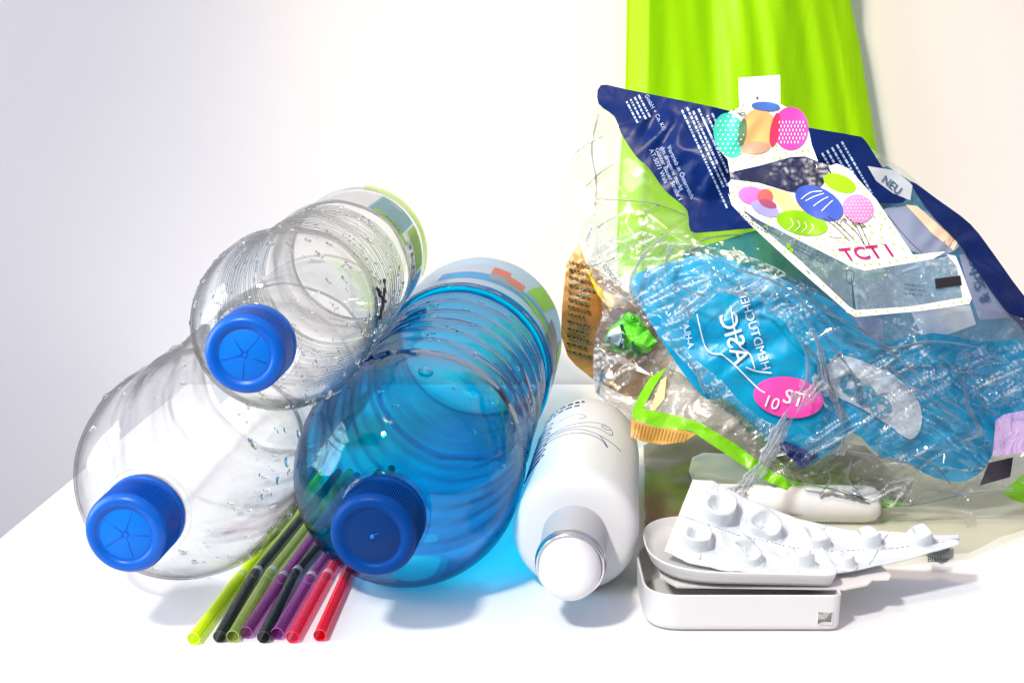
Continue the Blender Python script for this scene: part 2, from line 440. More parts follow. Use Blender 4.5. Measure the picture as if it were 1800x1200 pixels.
GREENINK = solid('green_ink', (0.28, 0.60, 0.02), 0.4, alpha=0.9, transl=0.3)
GREENPALE = solid('pale_green_ink', (0.50, 0.80, 0.10), 0.4, alpha=0.6, transl=0.3)
LABELW = solid('label_white', (0.80, 0.83, 0.86), 0.35, alpha=0.5, transl=0.25)
LABELT = solid('label_teal', (0.18, 0.45, 0.50), 0.4, alpha=0.5, transl=0.2)
LABELN = solid('label_navy', (0.02, 0.045, 0.14), 0.4, alpha=0.85)
REDINK = solid('red_ink', (0.45, 0.06, 0.03), 0.4, alpha=0.9)
GREYB = solid('label_grey', (0.22, 0.26, 0.33), 0.4, alpha=0.7)
BLUEINK = solid('blue_ink', (0.02, 0.30, 0.62), 0.4, alpha=0.75, transl=0.2)

# lower left bottle
A0 = (-13.15, 43.6, 4.2); A1 = (-12.42, 51.5, 4.31)
root, ax, prof, lab, Rf, rng = make_bottle('plastic_bottle', 'large clear crushed bottle lying on the table under another one, blue cap lowest at left',
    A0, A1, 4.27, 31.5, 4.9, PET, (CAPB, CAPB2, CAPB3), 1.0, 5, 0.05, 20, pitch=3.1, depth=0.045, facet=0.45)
V, Fc = cyl_patch(ax, 4.23, lab[0], lab[1], -120, 200); lb = mesh_obj('label', V, Fc, LABELW, root)
prints('label_print', [cyl_patch(ax, 4.26, lab[0] + .5, lab[1] - .4, a, a + 24) for a in (-70, 80, 130)], GREENPALE, lb)
V, Fc = droplets(ax, Rf, 330, 4.2, 22, -60, 200, rng, 0.05, 0.19); mesh_obj('water_drops', V, Fc, DROP, root, 'stuff')

# upper bottle
B0 = atD(428, 624, 42.4); B1 = atD(490, 568, 48.6); B1 = B0 + (atD(624, 452, 64) - B0) / np.linalg.norm(atD(624, 452, 64) - B0) * 8
root, ax, prof, lab, Rf, rng = make_bottle('plastic_bottle', 'clear ribbed bottle with green and white label stacked on top of the other two',
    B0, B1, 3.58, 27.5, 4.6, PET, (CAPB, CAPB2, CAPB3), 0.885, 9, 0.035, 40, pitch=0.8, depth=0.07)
V, Fc = cyl_patch(ax, 3.49, lab[0], lab[1], -60, 135); lb = mesh_obj('label', V, Fc, LABELW, root)
V, Fc = cyl_patch(ax, 3.515, lab[0] + .1, lab[1] - .1, 25, 60); mesh_obj('label_print', V, Fc, LABELT, lb)
prints('label_print', [cyl_patch(ax, 3.525, lab[0] + 2.6, lab[1] - .2, 62, 98), cyl_patch(ax, 3.525, lab[0] + .15, lab[0] + 1.0, 30, 70)], GREENINK, lb)
prints('label_print', [cyl_patch(ax, 3.535, lab[0] + 2.6 + .45 * k, lab[0] + 2.75 + .45 * k, 66, 96) for k in range(6)], solid('dark_green_ink', (0.08, 0.24, 0.02), 0.4), lb)
rr = random.Random(5); parts = []
for k in range(9):
    a = 27
    while a < 56:
        w = rr.uniform(1.5, 5); parts.append(cyl_patch(ax, 3.535, lab[0] + .5 + k * .5, lab[0] + .62 + k * .5, a, min(a + w, 58))); a += w + 1.2
V, Fc = merge(parts); mesh_obj('small_print', V, Fc, GREYB, lb)
V, Fc = cyl_patch(ax, 3.53, lab[0] + .1, lab[1] - .1, 100, 135); mesh_obj('label_print', V, Fc, BLUEINK, lb)
V, Fc = merge([text_on_axis(ax, 3.55, '3ER', lab[0] + 1.0, 66, 1.3, bold=0.02), cyl_patch(ax, 3.55, lab[0] + .5, lab[0] + .8, 84, 100), text_on_axis(ax, 3.55, 'STILL', lab[0] + .5, 40, .5)]); mesh_obj('label_writing', V, Fc, INK, lb)
V, Fc = cyl_patch(ax, lambda t: 3.62, lab[1] + .25, lab[1] + 1.5, 5, 110); mesh_obj('base_tint', V, Fc, GREENPALE, root)
Rw = lambda t: Rf(t) + 0.03
V, Fc = merge([stroke_on(ax, Rw, [(9.6, 76), (10.4, 84), (11.3, 90)], .07), stroke_on(ax, Rw, [(12.0, 76), (9.9, 98)], .07), stroke_on(ax, Rw, [(9.2, 92), (9.6, 96), (8.9, 104)], .035)])
mesh_obj('pen_mark', V, Fc, INK, root)
V, Fc = droplets(ax, Rf, 460, 4.0, 18, -90, 200, rng, 0.035, 0.14); mesh_obj('water_drops', V, Fc, DROP, root, 'stuff')

# blue bottle
C0 = (-4.72, 43.4, 4.2); C1 = (-3.85, 50.78, 4.45)
root, ax, prof, lab, Rf, rng = make_bottle('plastic_bottle', 'transparent blue bottle with dark blue cap lying between the straws and white bottle',
    C0, np.array(C0) + (np.array((-1.75, 72.4, 4.45)) - np.array(C0)), 4.42, 31, 4.7, PETB, (CAPD, CAPD2, CAPB2), 1.0, 14, 0.035, 0, nub=True, pitch=1.9, depth=0.07, capr=1.5)
V, Fc = cyl_patch(ax, 4.46, lab[0], lab[1] + .5, -110, 140); lb = mesh_obj('label', V, Fc, LABELW, root)
prints('label_print', [cyl_patch(ax, 4.49, lab[0] + 3.3, lab[0] + 4.8, 14, 26), cyl_patch(ax, 4.49, lab[0] + 2.6, lab[0] + 3.9, 26, 38)], REDINK, lb)
V, Fc = cyl_patch(ax, 4.485, lab[0] + 1.8, lab[0] + 3.3, 14, 38); mesh_obj('label_print', V, Fc, GREYB, lb)
V, Fc = cyl_patch(ax, 4.48, lab[0] + 1.2, lab[0] + 2.8, -18, 60, 0, -.2); mesh_obj('label_print', V, Fc, BLUEINK, lb)
prints('label_print', [cyl_patch(ax, 4.50, lab[0] + 1.0, lab[0] + 1.9, 50, 76, -14), cyl_patch(ax, 4.50, lab[0] + 3.2, lab[1] + .2, 40, 58, 8), cyl_patch(ax, 4.5, lab[0] + 2.6, lab[1] - .6, 86, 96)], GREENINK, lb)
V, Fc = cyl_patch(ax, 4.49, lab[0] + .2, lab[1] - 2.5, 66, 104); mesh_obj('label_print', V, Fc, LABELN, lb)
Rw = lambda t: Rf(t) + 0.03
V, Fc = merge([stroke_on(ax, Rw, [(8.8, -34), (8.3, -28), (8.7, -22), (8.9, -26)], .035), stroke_on(ax, Rw, [(8.2, -20), (8.7, -14), (9.1, -9)], .035), stroke_on(ax, Rw, [(8.8, -13), (8.0, -16)], .035)])
mesh_obj('pen_mark', V, Fc, NAVYINK, root)
EM = solid('deep_blue_mark', (0.0, 0.07, 0.22), 0.2)
prints('embossed_mark', [text_on_axis(ax, Rw, 'D00', 13.2, 62, 1.3, bold=0.015)], EM, root)
prints('embossed_mark', [stroke_on(ax, Rw, [(15, -28), (16.4, -20), (17.0, -12)], .05), stroke_on(ax, Rw, [(13.6, -30), (15.2, -22), (15.7, -13)], .05), stroke_on(ax, Rw, [(12.5, -30), (13.9, -24), (14.2, -15)], .05)], EM, root)
V, Fc = merge([droplets(ax, Rf, 130, 4.0, 22, -80, 150, rng, 0.03, 0.13), droplets(ax, Rf, 1, 6.1, 6.15, 12, 13, rng, 0.32, 0.34), droplets(ax, Rf, 4, 12, 15, 5, 25, rng, 0.12, 0.16)]); mesh_obj('water_drops', V, Fc, DROP, root, 'stuff')

# ------------------------------------------------------------------ white lotion bottle
ax = Axis((2.0, 44.75, 2.39), (3.5, 59.5, 2.39))
root = thing('lotion_bottle', 'white opaque bottle with silver ringed dome cap lying beside the blue bottle', 'bottle', (2.8, 52, 0))
prof = [(3.50, 1.18), (3.52, 1.6), (3.56, 1.95), (3.64, 2.14), (3.78, 2.28), (3.98, 2.36), (4.3, 2.39)] + [(5.0 + i, 2.39 - 0.012 * i) for i in range(0, 9)] + \
       [(14.0, 2.25), (15.0, 2.15), (15.6, 2.02), (16.0, 1.8), (16.15, 1.5), (16.1, 0.02)]
V, Fc = lathe(ax, prof, 128); mesh_obj('bottle_body', V, Fc, WHITE, root)
V, Fc = lathe(ax, [(0.95, 1.16), (1.3, 1.19), (2.4, 1.21), (3.53, 1.22)], 96); mesh_obj('neck_collar', V, Fc, GREYC, root)
V, Fc = lathe(ax, [(0.50, 1.12), (0.46, 1.17), (0.50, 1.22), (0.66, 1.25), (0.74, 1.21), (0.78, 1.27), (0.9, 1.28), (1.0, 1.25)], 96); mesh_obj('silver_ring', V, Fc, SILVER, root)
prof = [(-0.40, 0.001), (-0.41, 0.25), (-0.42, 0.5), (-0.38, 0.72), (-0.28, 0.9), (-0.12, 1.02), (0.1, 1.085), (0.4, 1.11), (0.9, 1.11)]
V, Fc = lathe(ax, prof, 96); cp = mesh_obj('cap', V, Fc, WHITEM, root)
V, Fc = tube([ax.pt(-0.41 + .05 * abs(k) / 4, 0.18 + 0.02 * (4 - abs(k)), k * 13 + 15) for k in range(-4, 5)], 0.03, 6); mesh_obj('moulding_mark', V, Fc, WHITEM, cp)
Rl = lambda t: float(np.interp(t, [3.9, 4.3, 5.0, 14], [2.35, 2.40, 2.405, 2.27]))
parts = []
for k in range(7):                       # the looping script along the left flank
    t = 7.2 + k * 0.78; a = -52
    parts.append(stroke_on(ax, Rl, [(t, a - 14), (t + .5, a - 4), (t + .62, a + 9), (t + .3, a + 12), (t + .05, a), (t + .05, a - 10), (t + .35, a - 14), (t + .75, a - 12)], .022))
parts.append(stroke_on(ax, Rl, [(6.5, -64), (6.9, -52), (7.2, -44), (7.0, -58), (6.5, -66)], .035))
parts.append(stroke_on(ax, Rl, [(10.2, -40), (10.6, -5), (10.9, 22), (10.4, 30), (9.8, 28), (10.1, 12), (10.0, -20), (10.1, -40)], .016))
parts.append(stroke_on(ax, Rl, [(9.6, -42), (9.7, -10), (9.0, 22), (8.6, 42)], .016))
parts.append(stroke_on(ax, Rl, [(9.2, -44), (9.1, -5), (8.6, 18), (7.9, 26), (8.3, 24), (9.0, 18)], .016))
parts.append(stroke_on(ax, Rl, [(10.6, 24), (10.8, 20), (10.5, 18), (10.3, 24), (10.6, 27)], .016))
parts.append(stroke_on(ax, Rl, [(11.8, -30), (12.1, -10), (11.6, 0), (11.2, -8)], .014))
V, Fc = merge(parts); mesh_obj('printed_script', V, Fc, NAVYINK, root)
parts = []
rr = random.Random(3)
for t in (12.4, 12.9, 13.5, 14.1):
    a = -60
    while a < -8:
        w = rr.uniform(3, 9); parts.append(cyl_patch(ax, lambda t: Rl(t) + .005, t, t + .2, a, a + w)); a += w + 2.5
V, Fc = merge(parts); mesh_obj('small_print', V, Fc, NAVYINK, root, smooth=False)

# ------------------------------------------------------------------ drinking straws
def straw_mat(name, c, clear=0.55):
    m, nt, out = newmat(name)
    tr = N(nt, 'ShaderNodeBsdfTransparent'); tr.inputs[0].default_value = c4(c[0])
    p = N(nt, 'ShaderNodeBsdfPrincipled'); p.inputs['Base Color'].default_value = c4(c[1]); p.inputs['Roughness'].default_value = 0.2
    lw = N(nt, 'ShaderNodeLayerWeight'); lw.inputs['Blend'].default_value = 0.5
    f = mth(nt, 'ADD', mth(nt, 'MULTIPLY', mth(nt, 'POWER', lw.outputs['Facing'], 1.8), 0.7), 0.75 * (1 - clear), True)
    mx = N(nt, 'ShaderNodeMixShader'); nt.links.new(f, mx.inputs[0])
    nt.links.new(tr.outputs[0], mx.inputs[1]); nt.links.new(p.outputs[0], mx.inputs[2]); nt.links.new(mx.outputs[0], out.inputs[0])
    return m
STRAW = {
 'lime': straw_mat('straw_lime', ((0.90, 1.0, 0.10), (0.70, 0.92, 0.0)), 0.45),
 'black': straw_mat('straw_black', ((0.30, 0.31, 0.33), (0.015, 0.017, 0.02)), 0.5),
 'olive': straw_mat('straw_olive', ((0.74, 0.82, 0.42), (0.30, 0.40, 0.10)), 0.7),
 'purple': straw_mat('straw_purple', ((0.72, 0.38, 0.70), (0.22, 0.05, 0.22)), 0.7),
 'red': straw_mat('straw_red', ((1.0, 0.16, 0.22), (0.75, 0.0, 0.03)), 0.45),
 'rose': straw_mat('straw_rose', ((1.0, 0.36, 0.48), (0.70, 0.02, 0.08)), 0.65)}
RIM = {k: solid('straw_rim_' + k, v, 0.3) for k, v in (('lime', (.75, .9, .1)), ('black', (.05, .05, .055)), ('olive', (.42, .52, .15)), ('purple', (.42, .12, .40)), ('red', (.8, .1, .12)), ('rose', (.8, .02, .06)))}
STWHITE = clear_plastic('straw_joint', (0.85, 0.85, 0.87), (0.6, 0.6, 0.62), 0.08, 0.3, 0.1, 2, haze=0.45)
straws = [  # front end, joint, far direction, colour, label
 ((340, 1122), (420, 1015), (527, 879), 'lime', 'yellow green straw at the left end of the row'),
 ((386, 1118), (449, 1007), (532, 906), 'black', 'black straw between the yellow green and olive green straws'),
 ((409, 1118), (475, 1007), (541, 923), 'olive', 'olive green straw with white joint in the row'),
 ((432, 1111), (495, 1017), (551, 940), 'purple', 'purple straw between the olive green and second black straw'),
 ((463, 1119), (519, 1007), (563, 954), 'black', 'black straw between the two purple straws'),
 ((487, 1113), (544, 1017), (578, 969), 'purple', 'purple straw beside the red straws, its mouth towards the viewer'),
 ((514, 1119), (573, 1013), (592, 983), 'rose', 'translucent red straw with a pale joint beside the purple one'),
 ((562, 1116), (614, 1000), (630, 962), 'red', 'bright red straw at the right end of the row')]
for i, (a, j, b, c, lb) in enumerate(straws):
    r = 0.222; z = r + 0.012
    p0 = atZ(*a, z); p1 = atZ(*j, z); p2 = atZ(*b, z); d = p2 - p1; d[2] = 0; d /= np.linalg.norm(d)
    d0 = p1 - p0; L1 = np.linalg.norm(d0); d0 /= L1
    L2 = 12.5
    root = thing('drinking_straw', lb, 'straw', (p0[0], p0[1], 0), 'drinking straws lying side by side in a row')
    e0 = Axis(p0, p1)
    V, Fc = lathe(e0, [(0.03, r - .02), (0.0, r - .018), (0, r - .004), (0.03, r), (L1 * .5, r), (L1, r)], 32); ot = mesh_obj('outer_tube', V, Fc, STRAW[c], root, auto=50)
    V, Fc = tube([e0.pt(0, r - .004, a_) for a_ in range(0, 361, 12)], 0.013, 6); mesh_obj('tube_mouth', V, Fc, RIM[c], ot)
    e1 = Axis(p1, p1 + d)
    V, Fc = lathe(e1, [(0.0, r * .99), (.08, r * .98), (.35, r * .9), (.42, r * .8)], 32); mesh_obj('joint', V, Fc, STWHITE, root)
    r2 = 0.19
    V, Fc = lathe(e1, [(0.1, r2), (L2 / 2, r2), (L2, r2)], 32); mesh_obj('inner_tube', V, Fc, STRAW[c], root, auto=50)

# ------------------------------------------------------------------ crumpled sheets
def tps_fit(pts):
    P = np.array(pts, float); n = len(P); X = P[:, :2] / 100
    d = np.linalg.norm(X[:, None] - X[None], axis=2); K = np.where(d > 0, d * d * np.log(d + 1e-12), 0) + np.eye(n) * 0.05
    A = np.zeros((n + 3, n + 3)); A[:n, :n] = K; A[:n, n] = 1; A[:n, n + 1:] = X; A[n, :n] = 1; A[n + 1:, :n] = X.T
    w = np.linalg.solve(A, np.concatenate([P[:, 2], np.zeros(3)]))
    def f(x, y):
        Q = np.stack([x, y], 1) / 100; d = np.linalg.norm(Q[:, None] - X[None], axis=2)
        K = np.where(d > 0, d * d * np.log(d + 1e-12), 0)
        return K @ w[:n] + w[n] + Q @ w[n + 1:]
    return f
def snoise(x, y, seed):
    i = np.floor(x).astype(np.int64); j = np.floor(y).astype(np.int64); fx = x - i; fy = y - j
    u = fx * fx * (3 - 2 * fx); v = fy * fy * (3 - 2 * fy)
    a = hash2(i, j, seed); b = hash2(i + 1, j, seed); c = hash2(i, j + 1, seed); d = hash2(i + 1, j + 1, seed)
    return (a * (1 - u) + b * u) * (1 - v) + (c * (1 - u) + d * u) * v
class Surf:
    def __init__(s, ctrl, crumple=(), seed=1, warp=0.35, lift=0.0):
        s.f = tps_fit(ctrl); s.cr = crumple; s.seed = seed; s.warp = warp; s.k = 1.0
    def folds(s, x, y):
        h = np.zeros_like(x)
        for k, (sc, amp, ang, st) in enumerate(s.cr):
            a = math.radians(ang); u = (x * math.cos(a) + y * math.sin(a)) / (sc * st); v = (-x * math.sin(a) + y * math.cos(a)) / sc
            u = u + s.warp * snoise(u * .7, v * .7, s.seed + 31 + k); v = v + s.warp * snoise(u * .7 + 9, v * .7, s.seed + 57 + k)
            n = trinoise(u, v, s.seed + k * 7)
            m = 1.0 if k == 0 else np.clip(snoise(x / 75 + k * 3.7, y / 75, s.seed + 200 + k) * 1.3 + .7, 0.2, 1.5)
            h += amp * m * (n if k % 2 == 0 else (np.abs(n) * 2 - 0.8))
        return h
    def Y(s, x, y): return s.f(x, y) + s.folds(x, y)
    def P(s, x, y, off=0.0):
        x = np.asarray(x, float); y = np.asarray(y, float)
        v = FW[None] + RT[None] * ((x - 900) / FOC)[:, None] + UP[None] * ((600 - y) / FOC)[:, None]
        Yv = s.Y(x, y) - off * s.k
        Pw = CP[None] + v * (Yv / v[:, 1])[:, None]
        return Pw
def floorclamp(P, zmin):
    P = P.copy(); P[:, 2] = np.maximum(P[:, 2], zmin); return P
def inpoly(x, y, poly):
    c = np.zeros(len(x), bool); n = len(poly)
    for i in range(n):
        x1, y1 = poly[i]; x2, y2 = poly[(i + 1) % n]
        m = ((y1 > y) != (y2 > y)) & (x < (x2 - x1) * (y - y1) / (y2 - y1 + 1e-12) + x1)
        c ^= m
    return c
def edist(x, y, poly):
    d = np.full(len(x), 1e9); n = len(poly)
    for i in range(n):
        a = np.array(poly[i], float); b = np.array(poly[(i + 1) % n], float); ab = b - a
        t = np.clip(((x - a[0]) * ab[0] + (y - a[1]) * ab[1]) / (ab @ ab + 1e-9), 0, 1)
        d = np.minimum(d, np.hypot(x - a[0] - t * ab[0], y - a[1] - t * ab[1]))
    return d
def resample(poly, step):
    out = []; n = len(poly)
    for i in range(n):
        a = np.array(poly[i], float); b = np.array(poly[(i + 1) % n], float); L = np.linalg.norm(b - a); k = max(1, int(L / step))
        for q in range(k): out.append(tuple(a + (b - a) * q / k))
    return out
def mesh2d(poly, step, holes=(), seed=0):
    rng = np.random.RandomState(seed)
    loops = [resample(poly, step)] + [resample(h, step) for h in holes]
    A = np.array(poly, float); x0, y0 = A.min(0); x1, y1 = A.max(0)
    gx, gy = np.meshgrid(np.arange(x0, x1, step), np.arange(y0, y1, step * .87)); gx = gx + (np.arange(gx.shape[0]) % 2)[:, None] * step * .5
    x = gx.ravel() + rng.uniform(-.12, .12, gx.size) * step; y = gy.ravel() + rng.uniform(-.12, .12, gx.size) * step
    k = inpoly(x, y, poly) & (edist(x, y, poly) > step * .55)
    for h in holes: k &= ~inpoly(x, y, h) & (edist(x, y, h) > step * .55)
    x = x[k]; y = y[k]
    verts = []; edges = []
    for lp in loops:
        o = len(verts); verts += [Vector(p) for p in lp]; edges += [(o + i, o + (i + 1) % len(lp)) for i in range(len(lp))]
    verts += [Vector((a, b)) for a, b in zip(x, y)]
    vo, eo, fo, *_ = delaunay_2d_cdt(verts, edges, [], 0, 1e-4)
    V = np.array([v[:] for v in vo]); F = np.array([f for f in fo if len(f) == 3])
    c = V[F].mean(1); k = inpoly(c[:, 0], c[:, 1], poly)
    for h in holes: k &= ~inpoly(c[:, 0], c[:, 1], h)
    F = F[k]
    a = V[F]; area = (a[:, 1, 0] - a[:, 0, 0]) * (a[:, 2, 1] - a[:, 0, 1]) - (a[:, 1, 1] - a[:, 0, 1]) * (a[:, 2, 0] - a[:, 0, 0])
    F = F[np.abs(area) > 1e-3]
    return V, F
def sheet(name, poly, surf, mat, parent=None, off=0.0, step=6, holes=(), smooth=True, sm=0, pouch=None, kind=None, bulge=0, zmin=0.03, base=None, creased=True):
    if sm:
        poly = [tuple(p[:2]) for p in catmull([(a, b, 0) for a, b in poly], sm, True)]
        holes = [[tuple(p[:2]) for p in catmull([(a, b, 0) for a, b in h], sm, True)] for h in holes]
    V2, F = mesh2d(poly, step, holes, len(poly))
    fold = surf.folds(V2[:, 0], V2[:, 1]) if surf.cr else np.zeros(len(V2))
    ed = edist(V2[:, 0], V2[:, 1], poly)
    o = off + (bulge * np.sqrt(np.clip(ed / 60, 0, 1)) if bulge else 0)
    P = floorclamp(surf.P(V2[:, 0], V2[:, 1], o), zmin)
    Fl = [tuple(f) for f in F]; Pl = list(P)
    if pouch:                                # back wall, meeting the front along the outline
        b = pouch * np.sqrt(np.clip(ed / 90, 0, 1)) + 0.03
        Q = floorclamp(surf.P(V2[:, 0], V2[:, 1], o - b + fold * 0), zmin)
        n = len(Pl); Pl += list(Q); Fl += [(f[0] + n, f[2] + n, f[1] + n) for f in F]
    ob = mesh_obj(name, Pl, Fl, mat, parent, kind, smooth, base=base)
    if creased and surf.cr:
        n = len(V2); acc = np.zeros(n); cnt = np.zeros(n)
        for a, b_ in ((0, 1), (1, 2), (2, 0)):
            np.add.at(acc, F[:, a], fold[F[:, b_]]); np.add.at(cnt, F[:, a], 1); np.add.at(acc, F[:, b_], fold[F[:, a]]); np.add.at(cnt, F[:, b_], 1)
        c = np.abs(acc / np.maximum(cnt, 1) - fold); c = np.clip((c / (np.percentile(c, 93) + 1e-6)) ** 3.0, 0, 1)
        if pouch: c = np.concatenate([c, c * .5])
        at = ob.data.attributes.new('crease', 'FLOAT', 'POINT')
        if len(at.data) == len(c): at.data.foreach_set('value', c.astype(np.float32))
    return ob
def text_px(surf, s, org, right, size, up=None, off=0.1, bold=0.0):
    """text laid on a surface; org, right are picture positions of the surface, size in the same unit"""
    V, Fc = text2d(s, bold); r = np.array(right, float); r /= np.linalg.norm(r)
    u = np.array([r[1], -r[0]]) if up is None else np.array(up, float) / np.linalg.norm(up)
    # long strokes are cut finer so that they follow the sheet
    q = np.array(org)[None] + V[:, :1] * size * r[None] + V[:, 1:] * size * u[None]
    return list(floorclamp(surf.P(q[:, 0], q[:, 1], off), 0.04)), Fc
def band_px(surf, pts, w, off=0.1, n=5, closed=False):
    """a printed line of width w following pts"""
    P = catmull([(a, b, 0) for a, b in pts], n, closed) if len(pts) > 2 else [np.array((pts[0][0] + (pts[1][0] - pts[0][0]) * i / 8, pts[0][1] + (pts[1][1] - pts[0][1]) * i / 8, 0)) for i in range(9)]
    P = np.array([p[:2] for p in P]); d = np.gradient(P, axis=0); d /= (np.linalg.norm(d, axis=1)[:, None] + 1e-9); nn = np.stack([-d[:, 1], d[:, 0]], 1) * w / 2
    A = surf.P(P[:, 0] + nn[:, 0], P[:, 1] + nn[:, 1], off); B = surf.P(P[:, 0] - nn[:, 0], P[:, 1] - nn[:, 1], off)
    V = list(A) + list(B); m = len(P)
    return V, [(i, i + 1, m + i + 1, m + i) for i in range(m - 1)]
def ell(cx, cy, rx, ry, rot=0, n=28, egg=0.0):
    a = math.radians(rot); out = []
    for i in range(n):
        t = 2 * math.pi * i / n; x = rx * math.cos(t); y = ry * math.sin(t) * (1 + egg * math.cos(t))
        out.append((cx + x * math.cos(a) - y * math.sin(a), cy + x * math.sin(a) + y * math.cos(a)))
    return out
def polys_px(surf, polys, off=0.1):
    V = []; Fc = []
    for p in polys:
        q = np.array(p, float); o = len(V); V += list(floorclamp(surf.P(q[:, 0], q[:, 1], off), 0.04)); Fc.append(tuple(range(o, o + len(p))))
    return V, Fc
def pseudo_lines(surf, org, right, lines, lh, n, w, off, rng, up=None):
    """rows of short printed dashes: small print too fine to read"""
    r = np.array(right, float); r /= np.linalg.norm(r); u = np.array([r[1], -r[0]]) if up is None else np.array(up, float)
    polys = []
    for i in range(lines):
        x = 0
        L = n * rng.uniform(.6, 1)
        while x < L:
            ww = rng.uniform(2, 9); o = np.array(org) - u * lh * i + r * x
            polys.append([tuple(o), tuple(o + r * ww), tuple(o + r * ww + u * w), tuple(o + u * w)]); x += ww + 2
    return polys_px(surf, polys, off)

# --- film materials
FILM = clear_plastic('clear_film', (0.95, 0.96, 0.95), (0.5, 0.52, 0.52), 0.07, 0.6, 0.09, 3.0, None, crease=0.25, haze=0.05)
FILMK = clear_plastic('back_film', (0.96, 0.97, 0.96), (0.6, 0.62, 0.62), 0.05, 0.4, 0.2, 3.0, crease=0.06, haze=0.01)
FILMC = clear_plastic('crinkled_film', (0.95, 0.97, 0.98), (0.08, 0.15, 0.24), 0.06, 0.7, 0.05, 2.5, None, crease=0.6, haze=0.0)
FILMT = clear_plastic('dusky_film', (0.87, 0.88, 0.78), (0.7, 0.7, 0.6), 0.04, 0.6, 0.14, 2.5, None, crease=0.3, haze=0.02, hazecol=(0.62, 0.60, 0.48))  # dusky tint carries shade under the heap in the film colour
FILMBL = clear_plastic('steel_blue_film', (0.25, 0.50, 0.74), (0.08, 0.2, 0.36), 0.07, 0.6, 0.12, 2.0, (80, 0.0015, (1, 1, 2), 2), crease=0.15, haze=0.45, hazecol=(0.02, 0.22, 0.42))
FILMGR = clear_plastic('olive_film', (0.62, 0.70, 0.42), (0.3, 0.36, 0.15), 0.10, 0.6, 0.15, 2.0, (200, 0.001, (1, 1, 2), 3), crease=0.3, haze=0.28, hazecol=(0.30, 0.38, 0.16))
FILMGY = clear_plastic('grey_film', (0.74, 0.72, 0.68), (0.4, 0.38, 0.36), 0.14, 0.6, 0.15, 2.0, (220, 0.0012, (1, 1, 2), 3), crease=0.5, haze=0.40, hazecol=(0.46, 0.43, 0.40))
NAVY = solid('navy_film', (0.0, 0.013, 0.105), 0.35, 0.15, (40, 0.0015))
TEAL = solid('teal_film', (0.0, 0.29, 0.53), 0.32, 0.3, (40, 0.002))
TEAL2 = solid('deep_teal_film', (0.03, 0.20, 0.38), 0.3, 0.5, (70, 0.004), alpha=0.9)
PINK = solid('pink_print', (0.85, 0.07, 0.42), 0.35, 0.4)
WSPL = solid('milky_print', (0.62, 0.72, 0.80), 0.3, 0.5, alpha=0.8)
LAV = solid('lavender_print', (0.30, 0.36, 0.54), 0.4, 0.4, alpha=0.75)

def green_bag_mat():
    return solid('lime_plastic_bag', (0.40, 0.80, 0.0), 0.38, 0.35, (10, 0.003, (3, 3, 0.5)), 1.0, 0.35)
# ------------------------------------------------------------------ green bag hanging on the wall
x0, x1 = 1104, 1502
cx = []; ys = [-260, -120, 0, 100, 200, 300, 400, 490]
V = []; Fc = []; nx = 150
for j, y in enumerate(np.linspace(-260, 490, 60)):
    t = (y + 260) / 750
    l = 1112 - 14 * t - (10 if y > 150 else 0) * min(1, (y - 150) / 200 if y > 150 else 0); r = np.interp(y, [-260, 0, 60, 260, 490], [1488, 1494, 1507, 1541, 1556])
    for i in range(nx + 1):
        u = i / nx; x = l + (r - l) * u
        w = 0.75 * math.sin(u * 11 + 0.9 * math.sin(y / 210) + 1) + 0.30 * math.sin(u * 27 + 5 * u * u + y / 240) + 0.10 * math.sin(u * 61 - y / 120 + 2)
        e = min(u, 1 - u) * 12
        Yv = 77.9 - 1.0 * min(1, e) - 0.55 * w * min(1, e)
        V.append(atY(x, y, min(Yv, 79.9)))
m = nx + 1
for j in range(59):
    for i in range(nx):
        Fc.append((j * m + i, j * m + i + 1, (j + 1) * m + i + 1, (j + 1) * m + i))
gb = thing('carrier_bag', 'lime green plastic bag with vertical folds hanging on the wall behind', 'bag', (14, 79, 5))
mesh_obj('bag_front', V, Fc, green_bag_mat(), gb)
V2 = [np.array((v[0], 79.85, v[2])) for v in V]; mesh_obj('bag_back', V2, [tuple(reversed(f)) for f in Fc], green_bag_mat(), gb)

# ------------------------------------------------------------------ large transparent bag with the navy band
crumA = [(95, 0.55, 20, 1.3), (46, 0.20, -50, 2.4), (22, 0.07, 35, 3.0)]
big_ctrl = [(1010, 300, 63.5), (1060, 150, 66), (1260, 195, 64), (1500, 240, 64), (1700, 400, 63), (1820, 540, 62), (1900, 650, 61), (1900, 860, 57), (1800, 860, 57.6), (1580, 889, 57.9),
            (1300, 830, 59.0), (1110, 750, 60), (1040, 600, 61.5), (1300, 600, 58.2), (1500, 600, 57.8), (1250, 400, 61), (1450, 350, 61.8), (1650, 620, 57.8), (1500, 780, 57.4), (1700, 500, 60)]
SB = Surf(big_ctrl, crumA, 3)
SBs = Surf(big_ctrl, [(95, 0.55, 20, 1.3), (48, 0.14, -50, 2.2), (26, 0.05, 15, 1.8)], 3)
bag = thing('packaging_bag', 'large crumpled transparent packaging with navy printed band across its top', 'packaging', (17, 62, 0))
outline = [(1056, 152), (1100, 160), (1180, 176), (1262, 193), (1340, 212), (1430, 228), (1500, 240), (1532, 262), (1590, 300), (1650, 355), (1705, 395), (1745, 450), (1800, 525), (1900, 640), (1930, 760),
           (1900, 850), (1810, 852), (1785, 862), (1700, 866), (1590, 884), (1520, 876), (1400, 850), (1290, 800), (1160, 745), (1090, 720), (1048, 690), (1044, 600), (1060, 545), (1035, 470), (1020, 415), (1004, 380), (998, 300), (1012, 250), (1040, 205), (1052, 180)]
sheet('film_front', outline, SB, FILM, bag, 0, 6, sm=4)
SBk = Surf([(a, b, c + 3.2) for a, b, c in big_ctrl], [(80, 0.5, 60, 1.2), (34, 0.2, -20, 1.5)], 12)
